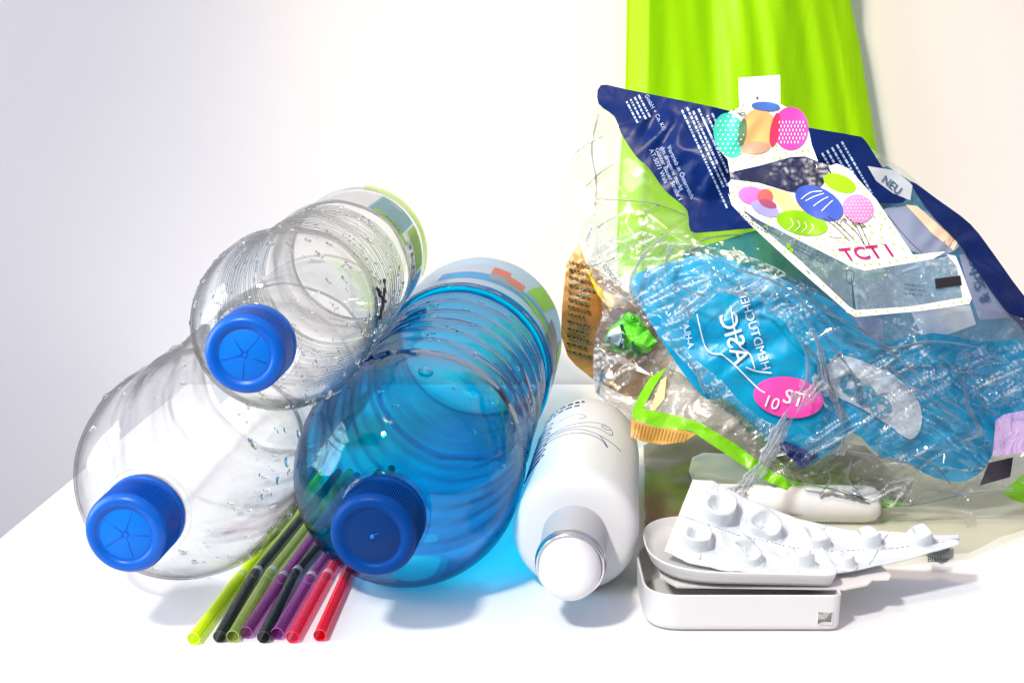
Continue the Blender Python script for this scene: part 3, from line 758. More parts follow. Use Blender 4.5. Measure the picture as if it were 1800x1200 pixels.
sheet('film_back', outline, SBk, FILMK, bag, 0, 9, sm=4)
# navy band: top flap folded forward
nav = [(1056, 150), (1100, 157), (1180, 173), (1262, 190), (1340, 209), (1430, 226), (1500, 238), (1520, 246), (1545, 285), (1570, 322), (1592, 352), (1560, 358), (1480, 352), (1400, 370), (1340, 398), (1300, 403), (1245, 408), (1214, 406), (1208, 370), (1180, 345), (1165, 330),
       (1140, 295), (1118, 275), (1092, 235), (1080, 205), (1052, 182)]
nb = sheet('navy_band', nav, SBs, NAVY, bag, 0.6, 6, sm=3)
edge = [(1600, 318), (1650, 352), (1706, 394), (1748, 448), (1802, 522), (1905, 640), (1880, 680), (1790, 570), (1748, 518), (1706, 458), (1674, 414), (1630, 368)]
ne = sheet('navy_edge', edge, SBs, NAVY, bag, 0.55, 6, sm=3)
RW = random.Random(8)
parts = []
dirn = (0.42, 0.91)
parts.append(text_px(SBs, 'Vertrieb in Österreich:', (1172, 258), dirn, 11, off=0.72))
parts.append(text_px(SBs, 'dm drogerie markt', (1160, 259), dirn, 11, off=0.72))
parts.append(text_px(SBs, 'Günter Bauer Straße 1', (1151, 262), dirn, 11, off=0.72))
parts.append(text_px(SBs, 'AT-5071 Wals', (1141, 264), dirn, 11, off=0.72))
parts.append(text_px(SBs, 'GmbH + Co. KG', (1133, 168), (0.46, 0.88), 10, off=0.72))
parts.append(pseudo_lines(SBs, (1121, 168), (0.46, 0.88), 4, 8, 62, 3.4, 0.72, RW))
parts.append(pseudo_lines(SBs, (1206, 190), (0.42, 0.91), 2, 10, 210, 3.6, 0.72, RW))
parts.append(pseudo_lines(SBs, (1226, 192), (0.42, 0.91), 2, 10, 180, 3.6, 0.72, RW))
parts.append(pseudo_lines(SBs, (1250, 200), (0.42, 0.91), 3, 9, 50, 3.4, 0.72, RW))
V, Fc = merge(parts); mesh_obj('band_writing', V, Fc, LINK, nb, smooth=False); parts = []
parts.append(pseudo_lines(SBs, (1478, 250), (0.50, 0.86), 5, 10, 120, 3.6, 0.72, RW))
V, Fc = merge(parts); mesh_obj('band_writing', V, Fc, LINK, nb, smooth=False)
# steel blue lower part of the print
blu = [(1205, 440), (1262, 425), (1310, 410), (1420, 380), (1530, 300), (1560, 292), (1600, 318), (1650, 362), (1690, 408), (1720, 452), (1762, 514), (1800, 562), (1890, 670), (1900, 700), (1860, 735), (1760, 700), (1650, 640), (1560, 640), (1480, 580), (1400, 530), (1290, 500), (1180, 500)]
bp = sheet('blue_panel', blu, SBs, FILMBL, bag, 0.12, 7)
pl = [(1555, 290), (1600, 318), (1680, 400), (1620, 440), (1560, 350)]
sheet('clear_panel', [(1545, 375), (1590, 362), (1640, 378), (1690, 422), (1655, 450), (1600, 440), (1570, 420)], SBs, LAV, bag, 0.32, 8, sm=4)
sheet('white_patch', [(1525, 292), (1575, 300), (1604, 326), (1600, 352), (1570, 340), (1540, 318)], SBs, WSPL, bag, 0.62, 8)
sheet('clear_panel', [(1686, 448), (1722, 440), (1800, 545), (1780, 558), (1722, 562), (1706, 520)], SBs, LAV, bag, 0.34, 8)
sheet('peach_strip', [(1592, 360), (1612, 362), (1684, 425), (1676, 440), (1640, 412)], SBs, solid('peach_strip', (0.80, 0.62, 0.45), 0.4, 0.4), bag, 0.36, 8)
sheet('white_patch', [(1600, 545), (1705, 536), (1716, 570), (1625, 602)], SBs, WSPL, bag, 0.34, 8)
sheet('white_patch', [(1430, 545), (1552, 560), (1552, 640), (1450, 600)], SBs, LAV, bag, 0.34, 8)
parts = [text_px(SBs, '& Sicher', (1742, 528), (-0.36, -0.93), 27, up=(-0.93, 0.36), off=0.45, bold=0.01),
         text_px(SBs, 'NEU', (1548, 318), (0.75, 0.6), 20, up=(0.6, -0.8), off=0.72, bold=0.01)]
MI = solid('slate_ink', (0.03, 0.10, 0.22), 0.5)
for V, Fc in parts: mesh_obj('mirrored_writing', V, Fc, MI, bag, smooth=False)
parts = []
for k in range(9):
    parts.append(pseudo_lines(SBs, (1708 + 14 * k, 590 + 3 * k), (0.2, 0.98), 1, 8, 150, 3.5, 0.40, RW))
V, Fc = merge(parts); mesh_obj('faint_print', V, Fc, solid('pale_cyan_ink', (0.25, 0.50, 0.68), 0.5), bag, smooth=False)

# ------------------------------------------------------------------ teal tissue pack under torn film
teal_ctrl = [(a, b, c - 1.2) for a, b, c in big_ctrl if b > 350]
ST = Surf(teal_ctrl, [(110, 0.30, 35, 1.8), (50, 0.12, -30, 1.8), (24, 0.03, 20, 2.0)], 21)
tp = thing('tissue_pack', 'teal blue tissue packet with mirrored white writing inside the torn film', 'packet', (13, 59, 0))
tpoly = [(1108, 494), (1150, 470), (1240, 447), (1310, 468), (1400, 500), (1480, 540), (1540, 600), (1640, 585), (1720, 600), (1800, 600), (1900, 650), (1895, 720), (1800, 740), (1756, 738), (1745, 795), (1728, 826), (1690, 846), (1640, 838), (1590, 812), (1545, 800), (1500, 760), (1460, 795), (1402, 828), (1385, 820), (1345, 790), (1290, 735), (1232, 692), (1190, 640), (1140, 560)]
tb = sheet('tissue_wrapper', tpoly, ST, TEAL, tp, 0.0, 7, pouch=2.2, sm=3)
V, Fc = text_px(ST, 'ASIC', (1322, 640), (-0.30, -0.954), 62, up=(0.954, -0.30), off=0.16, bold=0.0)
parts = [(V, Fc)]
parts = []
q = text_px(ST, 'ASIC', (1291, 643), (-0.30, -0.954), 45, up=(0.954, -0.30), off=0.16, bold=0.004); parts.append(q)
q = text_px(ST, 'HEMDTÜCHER', (1341, 652), (-0.30, -0.954), 22, up=(0.954, -0.30), off=0.16, bold=-0.003); parts.append(q)
q = text_px(ST, 'A-HLA', (1210, 612), (-0.22, -0.975), 15, up=(0.975, -0.22), off=0.16); parts.append(q)
for pts in ([(1225, 552), (1238, 605), (1250, 620), (1268, 622)], [(1284, 537), (1297, 602), (1318, 622), (1327, 648)], [(1268, 622), (1290, 640), (1330, 680), (1345, 690)], [(1311, 645), (1330, 652), (1356, 655)]):
    parts.append(band_px(ST, pts, 2.2, 0.16))
V, Fc = merge(parts); mesh_obj('white_writing', V, Fc, WINK, tb, smooth=False)
pk = sheet('pink_oval', ell(1386, 698, 62, 36, 8), ST, PINK, tb, 0.14, 7)
parts = [text_px(ST, '10', (1348, 716), (0.02, -1), 34, up=(1, 0.1), off=0.24, bold=0.003), text_px(ST, 'ST', (1392, 722), (0.1, -1), 34, up=(1, 0.1), off=0.24, bold=0.01)]
V, Fc = merge([text_px(ST, '10', (1338, 712), (0.95, 0.3), 30, up=(0.35, -0.95), off=0.24, bold=0.003), text_px(ST, 'ST', (1374, 706), (0.95, 0.25), 36, up=(0.3, -0.95), off=0.24, bold=0.008)]); mesh_obj('oval_writing', V, Fc, WINK, pk, smooth=False)
sp = sheet('milky_splash', [(1450, 650), (1480, 625), (1530, 640), (1572, 660), (1612, 700), (1620, 745), (1600, 772), (1560, 745), (1510, 715), (1462, 690)], ST, WSPL, tb, 0.14, 7, sm=4)
V, Fc = merge([text_px(ST, 'oso', (1470, 676), (0.80, 0.60), 70, up=(0.6, -0.8), off=0.26, bold=0.03)]); mesh_obj('splash_writing', V, Fc, solid('teal_ink', (0.03, 0.25, 0.42), 0.4), sp, smooth=False)
sheet('indigo_corner', [(1352, 788), (1380, 775), (1440, 800), (1404, 829), (1385, 824)], ST, solid('indigo_print', (0.003, 0.02, 0.20), 0.3, 0.5, (150, 0.003)), tb, 0.14, 6)

# ------------------------------------------------------------------ torn crinkled film over the teal pack
crumC = [(80, 0.42, 32, 2.2), (36, 0.34, -28, 3.0), (18, 0.18, 30, 3.2), (9.5, 0.065, -24, 4.5)]
film_ctrl = [(a, b, c - 2.2) for a, b, c in big_ctrl if b > 350] + [(1100, 420, 60.5), (1160, 520, 57.6), (1480, 700, 55.6)]
SF = Surf(film_ctrl, crumC, 40, 0.5)
cf = thing('torn_film', 'crinkled transparent film torn open over the teal packet', 'film', (15, 57, 0))
fpoly = [(1032, 400), (1065, 425), (1120, 405), (1180, 425), (1240, 432), (1330, 455), (1420, 500), (1500, 545), (1610, 560), (1710, 545), (1800, 560), (1900, 640), (1905, 800), (1850, 862), (1790, 846), (1772, 862), (1700, 866), (1640, 880), (1592, 892), (1540, 886), (1450, 868),
         (1380, 845), (1395, 800), (1440, 740), (1400, 790), (1340, 800), (1290, 740), (1250, 700), (1225, 660), (1170, 600), (1118, 540), (1090, 520), (1055, 490), (1036, 450)]
hole = [(1212, 560), (1245, 530), (1268, 512), (1300, 522), (1330, 515), (1350, 545), (1375, 562), (1395, 590), (1412, 612), (1414, 650), (1405, 680), (1440, 700), (1452, 726), (1420, 742), (1385, 745), (1350, 742), (1300, 705), (1268, 668), (1232, 640), (1205, 610)]
sheet('crinkled_film', fpoly, SF, FILMC, cf, 0, 3.6, sm=3, holes=[hole])
# curled, folded lip round the tear and gathered creases running from it
def strip3(surf, pts, w0, w1, off, twist, seed, step=3):
    rng = random.Random(seed); P = np.array([p[:2] for p in catmull([(a, b, 0) for a, b in pts], 10)]); n = len(P); V = []; Fc = []; k = 7
    for i in range(n):
        d = P[min(i + 1, n - 1)] - P[max(i - 1, 0)]; d /= np.linalg.norm(d) + 1e-9; nn = np.array([-d[1], d[0]]); f = i / (n - 1)
        w = w0 + (w1 - w0) * f; w *= 1 + 0.25 * math.sin(i * 0.9 + seed) + 0.15 * math.sin(i * 2.3)
        ph = twist * f * math.pi * 2 + seed
        for j in range(k):
            q = (j / (k - 1) - .5) * w
            p = P[i] + nn * q * math.cos(ph * .5 + .2)
            dy = q * 0.02 * math.sin(ph) + 0.10 * ((j % 2) * 2 - 1) + 0.06 * rng.uniform(-1, 1)
            V.append(surf.P(np.array([p[0]]), np.array([p[1]]), off + dy)[0])
    for i in range(n - 1):
        for j in range(k - 1):
            a = i * k + j; Fc.append((a, a + 1, a + k + 1, a + k))
    V = floorclamp(np.array(V), 0.05)
    return list(V), Fc
FILMF = clear_plastic('folded_film', (0.90, 0.93, 0.96), (0.55, 0.6, 0.64), 0.30, 0.6, 0.10, 2.0, (300, 0.002, (1, 1, 2), 3), haze=0.30, hazecol=(0.9, 0.93, 0.96))
SFs = Surf(film_ctrl, crumC[:1], 40, 0.5)
parts = [strip3(SFs, [(1268, 512), (1300, 516), (1340, 530), (1372, 566), (1400, 592), (1418, 620), (1420, 660), (1408, 690)], 6, 11, 0.35, 0.6, 1),
         strip3(SFs, [(1122, 520), (1150, 560), (1192, 612), (1222, 650), (1240, 690)], 5, 7, 0.3, 0.5, 2),
         strip3(SFs, [(1420, 560), (1440, 610), (1452, 660), (1470, 710), (1482, 760), (1478, 800)], 10, 22, 0.5, 1.2, 3),
         strip3(SFs, [(1395, 500), (1450, 545), (1530, 590), (1590, 640), (1650, 690), (1720, 740)], 5, 8, 0.4, 0.8, 4),
         strip3(SFs, [(1480, 618), (1455, 650), (1470, 700), (1490, 740)], 6, 12, 0.45, 1.0, 5),
         strip3(SFs, [(1180, 430), (1170, 470), (1190, 500), (1240, 520)], 8, 6, 0.4, 0.8, 6),
         strip3(SFs, [(1650, 625), (1690, 660), (1700, 710), (1722, 760), (1690, 775)], 5, 9, 0.4, 1.3, 7),
         strip3(SFs, [(1040, 400), (1028, 440), (1050, 480), (1100, 520)], 4, 5, 0.3, 0.4, 8),
         strip3(SFs, [(1210, 380), (1170, 412), (1130, 450), (1108, 500), (1120, 540)], 5, 8, 0.4, 0.8, 9),
         strip3(SFs, [(1480, 860), (1540, 882), (1600, 888), (1700, 868), (1780, 860)], 4, 5, 0.25, 0.4, 10),
         strip3(SFs, [(1470, 790), (1530, 800), (1590, 812), (1660, 832)], 4, 6, 0.3, 0.7, 11)]
V, Fc = merge(parts); mesh_obj('folded_lip', V, Fc, FILMF, cf, smooth=False)
SL = Surf(big_ctrl, crumA, 3)
parts = [strip3(SL, p, w, w2, 0.25, tw, sd) for p, w, w2, tw, sd in (
    ([(1208, 374), (1170, 398), (1120, 432), (1070, 458), (1030, 470)], 5, 3, .5, 21), ([(1038, 350), (1090, 352), (1150, 358), (1205, 378)], 4, 3, .4, 22),
    ([(1052, 200), (1040, 260), (1048, 320), (1044, 380)], 4, 3, .6, 23), ([(1010, 270), (1030, 255), (1060, 240)], 4, 2, .3, 24), ([(1028, 330), (1060, 300), (1100, 280)], 3, 5, .5, 25),
    ([(1050, 400), (1085, 380), (1130, 372), (1160, 360)], 5, 4, .7, 26), ([(1165, 410), (1150, 450), (1120, 500), (1118, 530)], 4, 6, .6, 27), ([(1046, 600), (1060, 640), (1050, 690)], 4, 5, .5, 28),
    ([(1090, 690), (1060, 670), (1052, 640), (1075, 610)], 5, 4, .8, 29), ([(1300, 412), (1240, 420), (1215, 440), (1200, 470)], 5, 4, .5, 30))]
V, Fc = merge(parts); mesh_obj('crease_line', V, Fc, FILMF, bag, smooth=False)
parts = [strip3(SFs, p, w, w2, 0.4, tw, sd) for p, w, w2, tw, sd in (
    ([(1230, 440), (1290, 470), (1370, 500), (1440, 560)], 4, 7, .8, 41), ([(1500, 600), (1560, 612), (1640, 600), (1720, 610)], 4, 4, .6, 42), ([(1560, 640), (1620, 690), (1690, 735)], 3, 3, .3, 43),
    ([(1700, 620), (1706, 660), (1720, 700), (1750, 730)], 5, 4, .9, 44), ([(1545, 770), (1548, 810), (1570, 880)], 3, 3, .3, 45), ([(1440, 810), (1460, 840), (1440, 870)], 5, 4, .8, 46),
    ([(1500, 800), (1490, 840), (1510, 862)], 5, 4, .9, 47), ([(1600, 800), (1640, 815), (1670, 850)], 4, 5, .6, 48), ([(1410, 850), (1470, 862), (1530, 884)], 3, 4, .5, 49),
    ([(1600, 890), (1625, 862), (1690, 868)], 3, 3, .3, 50), ([(1740, 640), (1760, 690), (1755, 730)], 4, 3, .5, 51), ([(1128, 480), (1170, 500), (1200, 530), (1215, 560)], 4, 6, .7, 52),
    ([(1410, 600), (1440, 640), (1436, 690)], 6, 10, 1.2, 53), ([(1455, 600), (1500, 660), (1505, 720)], 5, 5, .9, 54))]
V, Fc = merge(parts); mesh_obj('crease_line', V, Fc, FILMF, cf, smooth=False)
tw_ctrl = [(1440, 690, 55.2), (1385, 740, 54.8), (1350, 800, 54.0), (1290, 880, 52.0), (1400, 860, 53), (1250, 700, 56), (1300, 840, 53)]
STW = Surf(tw_ctrl, [], 5)
parts = [strip3(STW, [(1448, 668), (1420, 700), (1385, 745), (1352, 795), (1328, 840), (1300, 868)], 34, 20, 0.2, 1.6, 12),
         strip3(STW, [(1400, 690), (1378, 735), (1350, 790), (1318, 838), (1292, 875)], 18, 26, 0.5, 2.2, 13),
         strip3(STW, [(1322, 850), (1296, 858), (1275, 872), (1282, 890), (1305, 882), (1312, 866)], 18, 14, 0.4, 2.0, 14)]
V, Fc = merge(parts); mesh_obj('twisted_end', V, Fc, FILMF, cf, smooth=False)
sheet('black_patch', [(1722, 853), (1738, 813), (1781, 803), (1776, 838)], SFs, solid('black_print', (0.012, 0.010, 0.02), 0.22, 0.6), cf, 0.35, 6)
sheet('lavender_patch', [(1750, 738), (1765, 728), (1830, 715), (1835, 790), (1745, 802)], SFs, solid('orchid_print', (0.55, 0.40, 0.72), 0.25, 0.5, (150, 0.003), alpha=0.7), cf, 0.35, 6)
parts = [text_px(SFs, '02080803', (1058, 468), (0.62, 0.78), 12, off=0.75, bold=0.006)]
V, Fc = merge(parts); mesh_obj('date_print', V, Fc, INK, cf, smooth=False)
V, Fc = strip3(Surf([(1690, 860, 57), (1710, 940, 55), (1650, 900, 56.2), (1750, 900, 56.2)], [], 2), [(1693, 862), (1697, 885), (1703, 905), (1708, 926)], 20, 18, 0, 0.05, 0)
mesh_obj('hanging_tab', V, Fc, FILM, cf)

# ------------------------------------------------------------------ olive / green edged wrapper
gw_ctrl = [(1110, 740, 57.2), (1150, 650, 59.5), (1240, 690, 57.8), (1340, 790, 56.4), (1400, 850, 56.2), (1600, 885, 56.6), (1240, 760, 56.6), (1500, 830, 56.6), (1500, 700, 57.6), (1170, 780, 56.4)]
SG = Surf(gw_ctrl, [(75, 0.30, 40, 1.5), (30, 0.12, -40, 1.8), (14, 0.04, 30, 2)], 60)
gw = thing('snack_wrapper', 'crumpled translucent wrapper with bright green seam and tan striped end', 'wrapper', (9, 58, 0))
wp = sheet('wrapper_panel', [(1142, 662), (1175, 646), (1196, 655), (1240, 692), (1290, 730), (1330, 775), (1375, 835), (1360, 838), (1290, 785), (1235, 752), (1118, 728)], SG, FILMGY, gw, 0, 6)
sheet('olive_panel', [(1198, 640), (1240, 672), (1290, 716), (1345, 770), (1400, 812), (1430, 850), (1392, 846), (1375, 835), (1330, 775), (1290, 730), (1240, 692)], SG, FILMGR, gw, 0.05, 6)
GSEAM = solid('green_seam', (0.18, 0.55, 0.0), 0.3, 0.5, (120, 0.001))
sheet('green_seam', [(1112, 718), (1126, 690), (1142, 664), (1172, 645), (1150, 680), (1130, 718), (1180, 728), (1230, 742), (1290, 778), (1360, 830), (1400, 846), (1470, 858), (1600, 886), (1560, 893), (1480, 884), (1400, 868), (1340, 842), (1280, 800), (1215, 757), (1150, 750), (1112, 735)], SG, GSEAM, gw, 0.14, 6)
tn = sheet('tan_end', [(1110, 736), (1150, 751), (1195, 754), (1225, 762), (1202, 776), (1165, 781), (1130, 776), (1108, 768)], SG, solid('tan_print', (0.52, 0.30, 0.06), 0.4, 0.4), gw, 0.12, 6)
parts = [band_px(SG, [(1112 + 6 * k, 742 + 1.2 * k), (1106 + 6 * k, 768 + .6 * k)], 1.2, 0.2) for k in range(1, 17)]
V, Fc = merge(parts); mesh_obj('tan_stripe', V, Fc, solid('brown_stripe', (0.34, 0.17, 0.03), 0.4), tn)
sheet('peach_panel', [(1150, 700), (1162, 668), (1172, 660), (1168, 700), (1150, 722), (1140, 724)], SG, solid('peach_print', (0.80, 0.60, 0.32), 0.4, 0.4, alpha=0.85), gw, 0.12, 6)

# ------------------------------------------------------------------ smoky crinkled film, lower left of the heap
sm_ctrl = [(1045, 600, 61), (1045, 700, 60), (1110, 760, 58.8), (1150, 640, 60.4), (1100, 560, 61.4), (1200, 780, 57.8)]
SK = Surf(sm_ctrl, [(45, 0.5, 50, 1.3), (20, 0.2, -30, 1.5), (10, 0.07, 20, 1.5)], 71)
ob = sheet('film_scrap', [(1060, 545), (1100, 535), (1140, 560), (1180, 620), (1150, 655), (1126, 690), (1112, 722), (1125, 760), (1100, 745), (1075, 715), (1047, 690), (1042, 660), (1044, 610)], SK,
           clear_plastic('smoky_film', (0.70, 0.64, 0.64), (0.4, 0.36, 0.36), 0.14, 0.7, 0.1, 2.5, (200, 0.002), crease=0.7, haze=0.05), None, 0, 4.5)
tag(ob, 'smoky crinkled scrap of film above the white bottle end', 'film')

# ------------------------------------------------------------------ brown crisp packet behind
cp_ctrl = [(990, 440, 66), (990, 640, 66.5), (1090, 480, 65), (1090, 660, 65), (1035, 560, 64.2), (1180, 600, 65.5), (1180, 760, 64)]
SCp = Surf(cp_ctrl, [(60, 0.4, 70, 1.4), (26, 0.12, -20, 1.5)], 81)
cb = thing('crisp_packet', 'brown and orange foil packet with rows of dark print behind the clear heap', 'packet', (4, 66, 2))
body = sheet('packet_body', [(1018, 428), (1030, 462), (1045, 470), (1110, 520), (1180, 560), (1190, 640), (1170, 700), (1120, 706), (1085, 688), (1044, 668), (1012, 642), (998, 626), (986, 590), (988, 540), (996, 462)], SCp,
             solid('brown_foil', (0.30, 0.13, 0.025), 0.38, 0.5, (60, 0.003), col2=(0.62, 0.34, 0.08), nscale=22), cb, 0, 7, pouch=2.0)
RC = random.Random(4); parts = []
for k in range(13): parts.append(pseudo_lines(SCp, (1000 - k * .4, 462 + k * 13), (0.96, 0.26), 1, 8, 46 + k, 4.2, 0.14, RC))
V, Fc = merge(parts); mesh_obj('packet_print', V, Fc, solid('dark_green_print', (0.03, 0.07, 0.02), 0.4), body, smooth=False)
sheet('yellow_lining', [(1030, 470), (1042, 500), (1052, 520), (1075, 548), (1082, 520), (1062, 512), (1046, 496)], SCp, solid('yellow_foil', (0.85, 0.58, 0.0), 0.25, 0.5, (100, 0.003)), cb, 0.9, 6)

# ------------------------------------------------------------------ green and white sweet wrapper
sw_ctrl = [(1060, 600, 61.3), (1100, 560, 61), (1145, 600, 60), (1130, 650, 60.2), (1080, 640, 61)]
SW = Surf(sw_ctrl, [(30, 0.5, 30, 1.2), (14, 0.16, -40, 1.4)], 91)
sw = thing('sweet_wrapper', 'small green and white twisted sweet wrapper caught in the clear film', 'wrapper', (5.5, 61, 4))
sheet('wrapper_foil', [(1058, 604), (1072, 578), (1090, 560), (1104, 548), (1122, 556), (1140, 580), (1155, 600), (1140, 620), (1100, 625), (1075, 618)], SW, solid('green_foil', (0.13, 0.62, 0.03), 0.22, 0.5, (120, 0.003)), sw, 0.2, 4, pouch=0.8)
sheet('white_flap', [(1062, 598), (1074, 580), (1088, 572), (1100, 590), (1096, 612), (1080, 604)], SW, WSPL, sw, 0.5, 4)
sheet('white_flap', [(1060, 626), (1090, 624), (1125, 645), (1150, 662), (1120, 652), (1080, 634)], SW, WHITE, sw, 0.4, 4)
V, Fc = merge([text_px(SW, 'S', (1066, 600), (0.9, 0.4), 13, off=0.62, bold=.02), text_px(SW, 'o7', (1108, 555), (0.3, 0.95), 15, off=0.5, bold=.01), band_px(SW, [(1092, 570), (1096, 590), (1090, 612)], 6, 0.55), band_px(SW, [(1112, 600), (1116, 615), (1126, 622)], 5, 0.5)]); mesh_obj('wrapper_writing', V, Fc, solid('deep_green_ink', (0.0, 0.10, 0.01), 0.4), sw, smooth=False)

# ------------------------------------------------------------------ balloon party packet on top
pp_ctrl = [(1258, 240, 59.6), (1300, 190, 60), (1420, 200, 60), (1430, 270, 59.2), (1285, 310, 58.6), (1450, 300, 58.6), (1300, 360, 57.0), (1500, 300, 58.2), (1400, 430, 56.0), (1500, 550, 54.6), (1605, 440, 56.2), (1680, 450, 55.8), (1705, 530, 55.2), (1495, 475, 55.4), (1335, 135, 61)]
SP = Surf(pp_ctrl, [(90, 0.22, 20, 1.4), (40, 0.10, -40, 1.8), (20, 0.03, 30, 2.0)], 101); SP.k = 0.45
SPm = Surf(pp_ctrl, [(60, 0.25, 20, 1.4), (26, 0.12, 60, 1.5), (12, 0.05, 10, 1.6)], 102)
pr = thing('party_packet', 'white party packet printed with colourful balloons and green dots on top of the heap', 'packet', (13, 57, 6))
POLKA = solid('white_film', (0.84, 0.86, 0.84), 0.3, 0.4, (60, 0.001))
tg = sheet('hang_tag', [(1298, 137), (1371, 132), (1372, 200), (1300, 205)], SP, WHITEM, pr, -0.12, 12)
V, Fc = polys_px(SP, [ell(1331, 172, 2, 2, n=8)], 0.0); mesh_obj('tag_hole', V, Fc, INK, tg)
upper = sheet('upper_panel', [(1257, 238), (1262, 210), (1285, 195), (1308, 186), (1330, 180), (1372, 183), (1400, 198), (1420, 222), (1427, 255), (1438, 284), (1415, 275), (1390, 276), (1340, 290), (1283, 303), (1279, 280), (1262, 262)], SP, POLKA, pr, 0.05, 7)
def balloon(name, c, rx, ry, rot, col, par, off, mat=None, egg=0.0):
    return sheet(name, ell(c[0], c[1], rx, ry, rot, egg=egg), SP, mat or solid('balloon_print', col, 0.35, 0.35), par, off, 7)
bt = balloon('teal_balloon', (1283, 238), 28, 40, -14, (0.04, 0.52, 0.40), upper, 0.12)
V, Fc = polys_px(SP, [ell(1262 + 9 * i + (j % 2) * 4.5, 205 + 8 * j, 1.5, 1.5, n=7) for i in range(6) for j in range(9) if ((1262 + 9 * i + (j % 2) * 4.5 - 1283) / 25) ** 2 + ((205 + 8 * j - 238) / 36) ** 2 < 1], 0.19); mesh_obj('white_dot', V, Fc, WINK, bt)
balloon('orange_balloon', (1334, 230), 33, 38, 0, (0.95, 0.42, 0.16), upper, 0.13)
balloon('brown_overlap', (1328, 260), 26, 11, -4, (0.62, 0.28, 0.20), upper, 0.16)
bpk = balloon('pink_balloon', (1390, 226), 31, 38, 0, (0.72, 0.06, 0.40), upper, 0.17)
balloon('red_overlap', (1362, 228), 8, 30, 10, (0.75, 0.03, 0.10), upper, 0.20)
balloon('olive_overlap', (1305, 232), 7, 24, 8, (0.10, 0.22, 0.12), upper, 0.19)
balloon('blue_balloon', (1346, 187), 25, 8, 4, (0.05, 0.14, 0.50), upper, 0.20)
V, Fc = polys_px(SP, [ell(1370 + 6 * i + (j % 2) * 3, 215 + 7 * j, 1.0, 2.8, n=7) for i in range(9) for j in range(6) if ((1370 + 6 * i + (j % 2) * 3 - 1390) / 27) ** 2 + ((215 + 7 * j - 226) / 32) ** 2 < 1], 0.24); mesh_obj('white_dash', V, Fc, WINK, bpk)
parts = [band_px(SP, [(1307, 183), (1302, 194), (1299, 199)], 1.2, 0.26), band_px(SP, [(1299, 199), (1289, 192), (1292, 199), (1299, 200), (1308, 198), (1309, 203), (1299, 200)], 1.4, 0.26)]
V, Fc = merge(parts); mesh_obj('balloon_string', V, Fc, solid('dark_teal_ink', (0.0, 0.06, 0.06), 0.4), upper)
# middle of clear creased film
sheet('clear_middle', [(1283, 303), (1340, 288), (1390, 275), (1420, 276), (1440, 286), (1462, 292), (1455, 320), (1440, 340), (1400, 348), (1340, 330), (1284, 318)], SPm, FILMC, pr, -0.05, 5)
low = [(1280, 322), (1286, 316), (1335, 322), (1385, 337), (1420, 345), (1445, 328), (1462, 305), (1457, 292), (1472, 288), (1492, 297), (1540, 350), (1605, 448), (1662, 442), (1640, 455), (1520, 476), (1495, 468), (1400, 420), (1330, 385), (1300, 364), (1284, 345)]
lower = sheet('front_panel', low, SP, POLKA, pr, 0.1, 7)
sheet('orange_print', [(1345, 328), (1385, 337), (1412, 366), (1420, 385), (1378, 372), (1362, 350)], SP, solid('apricot_print', (0.92, 0.62, 0.28), 0.35), lower, 0.17, 8)
balloon('pink_balloon', (1322, 344), 25, 16, 10, (0.85, 0.16, 0.55), lower, 0.18)
balloon('red_overlap', (1345, 346), 14, 14, 30, (0.82, 0.12, 0.12), lower, 0.20)
balloon('violet_balloon', (1345, 367), 26, 12, 22, (0.33, 0.33, 0.75), lower, 0.19)
balloon('maroon_overlap', (1350, 358), 16, 7, 20, (0.35, 0.08, 0.16), lower, 0.22)
bg = balloon('green_balloon', (1410, 392), 46, 21, 12, (0.20, 0.48, 0.0), lower, 0.20)
bl = balloon('blue_balloon', (1440, 357), 46, 26, 28, (0.04, 0.09, 0.46), lower, 0.23)
balloon('lime_balloon', (1476, 322), 30, 15, 20, (0.24, 0.50, 0.0), lower, 0.19)
bp2 = balloon('rose_balloon', (1508, 367), 28, 25, 20, (0.72, 0.24, 0.52), lower, 0.21)
V, Fc = merge([band_px(SP, [(1408 + 13 * k, 350 - 4 * k), (1425 + 13 * k, 338 + 0 * k), (1445 + 9 * k, 336 + 3 * k)][:3] if k == 0 else [(1402 + 14 * k, 344 + 9 * k), (1420 + 12 * k, 338 + 7 * k), (1440 + 8 * k, 334 + 6 * k)], 1.4, 0.30) for k in range(4)]); mesh_obj('white_line', V, Fc, WINK, bl)
V, Fc = polys_px(SP, [ell(1487 + 6 * i + (j % 2) * 3, 348 + 6 * j, 1.1, 1.1, n=6) for i in range(9) for j in range(8) if ((1487 + 6 * i - 1508) / 25) ** 2 + ((348 + 6 * j - 367) / 22) ** 2 < 1], 0.28); mesh_obj('white_dot', V, Fc, WINK, bp2)
V, Fc = merge([band_px(SP, [(1385 + 12 * k, 404 + 2 * k), (1394 + 12 * k, 395 + 2 * k), (1390 + 12 * k, 384 + 3 * k)], 1.1, 0.27) for k in range(4)]); mesh_obj('white_line', V, Fc, WINK, bg)
parts = [band_px(SP, p, 1.3, 0.27) for p in ([(1447, 382), (1470, 400), (1494, 424)], [(1455, 380), (1478, 398), (1502, 422)], [(1483, 388), (1505, 408), (1518, 428)], [(1488, 380), (1505, 398), (1512, 412), (1520, 430)], [(1510, 392), (1520, 412), (1528, 430)], [(1455, 415), (1470, 418), (1480, 418)],
         [(1480, 388), (1474, 396), (1472, 390), (1480, 386), (1488, 388), (1484, 384), (1478, 387)], [(1510, 394), (1502, 397), (1506, 392), (1514, 393), (1522, 398), (1516, 399), (1510, 394)], [(1560, 378), (1595, 420), (1622, 446)])]
V, Fc = merge(parts); mesh_obj('balloon_string', V, Fc, INK, lower)
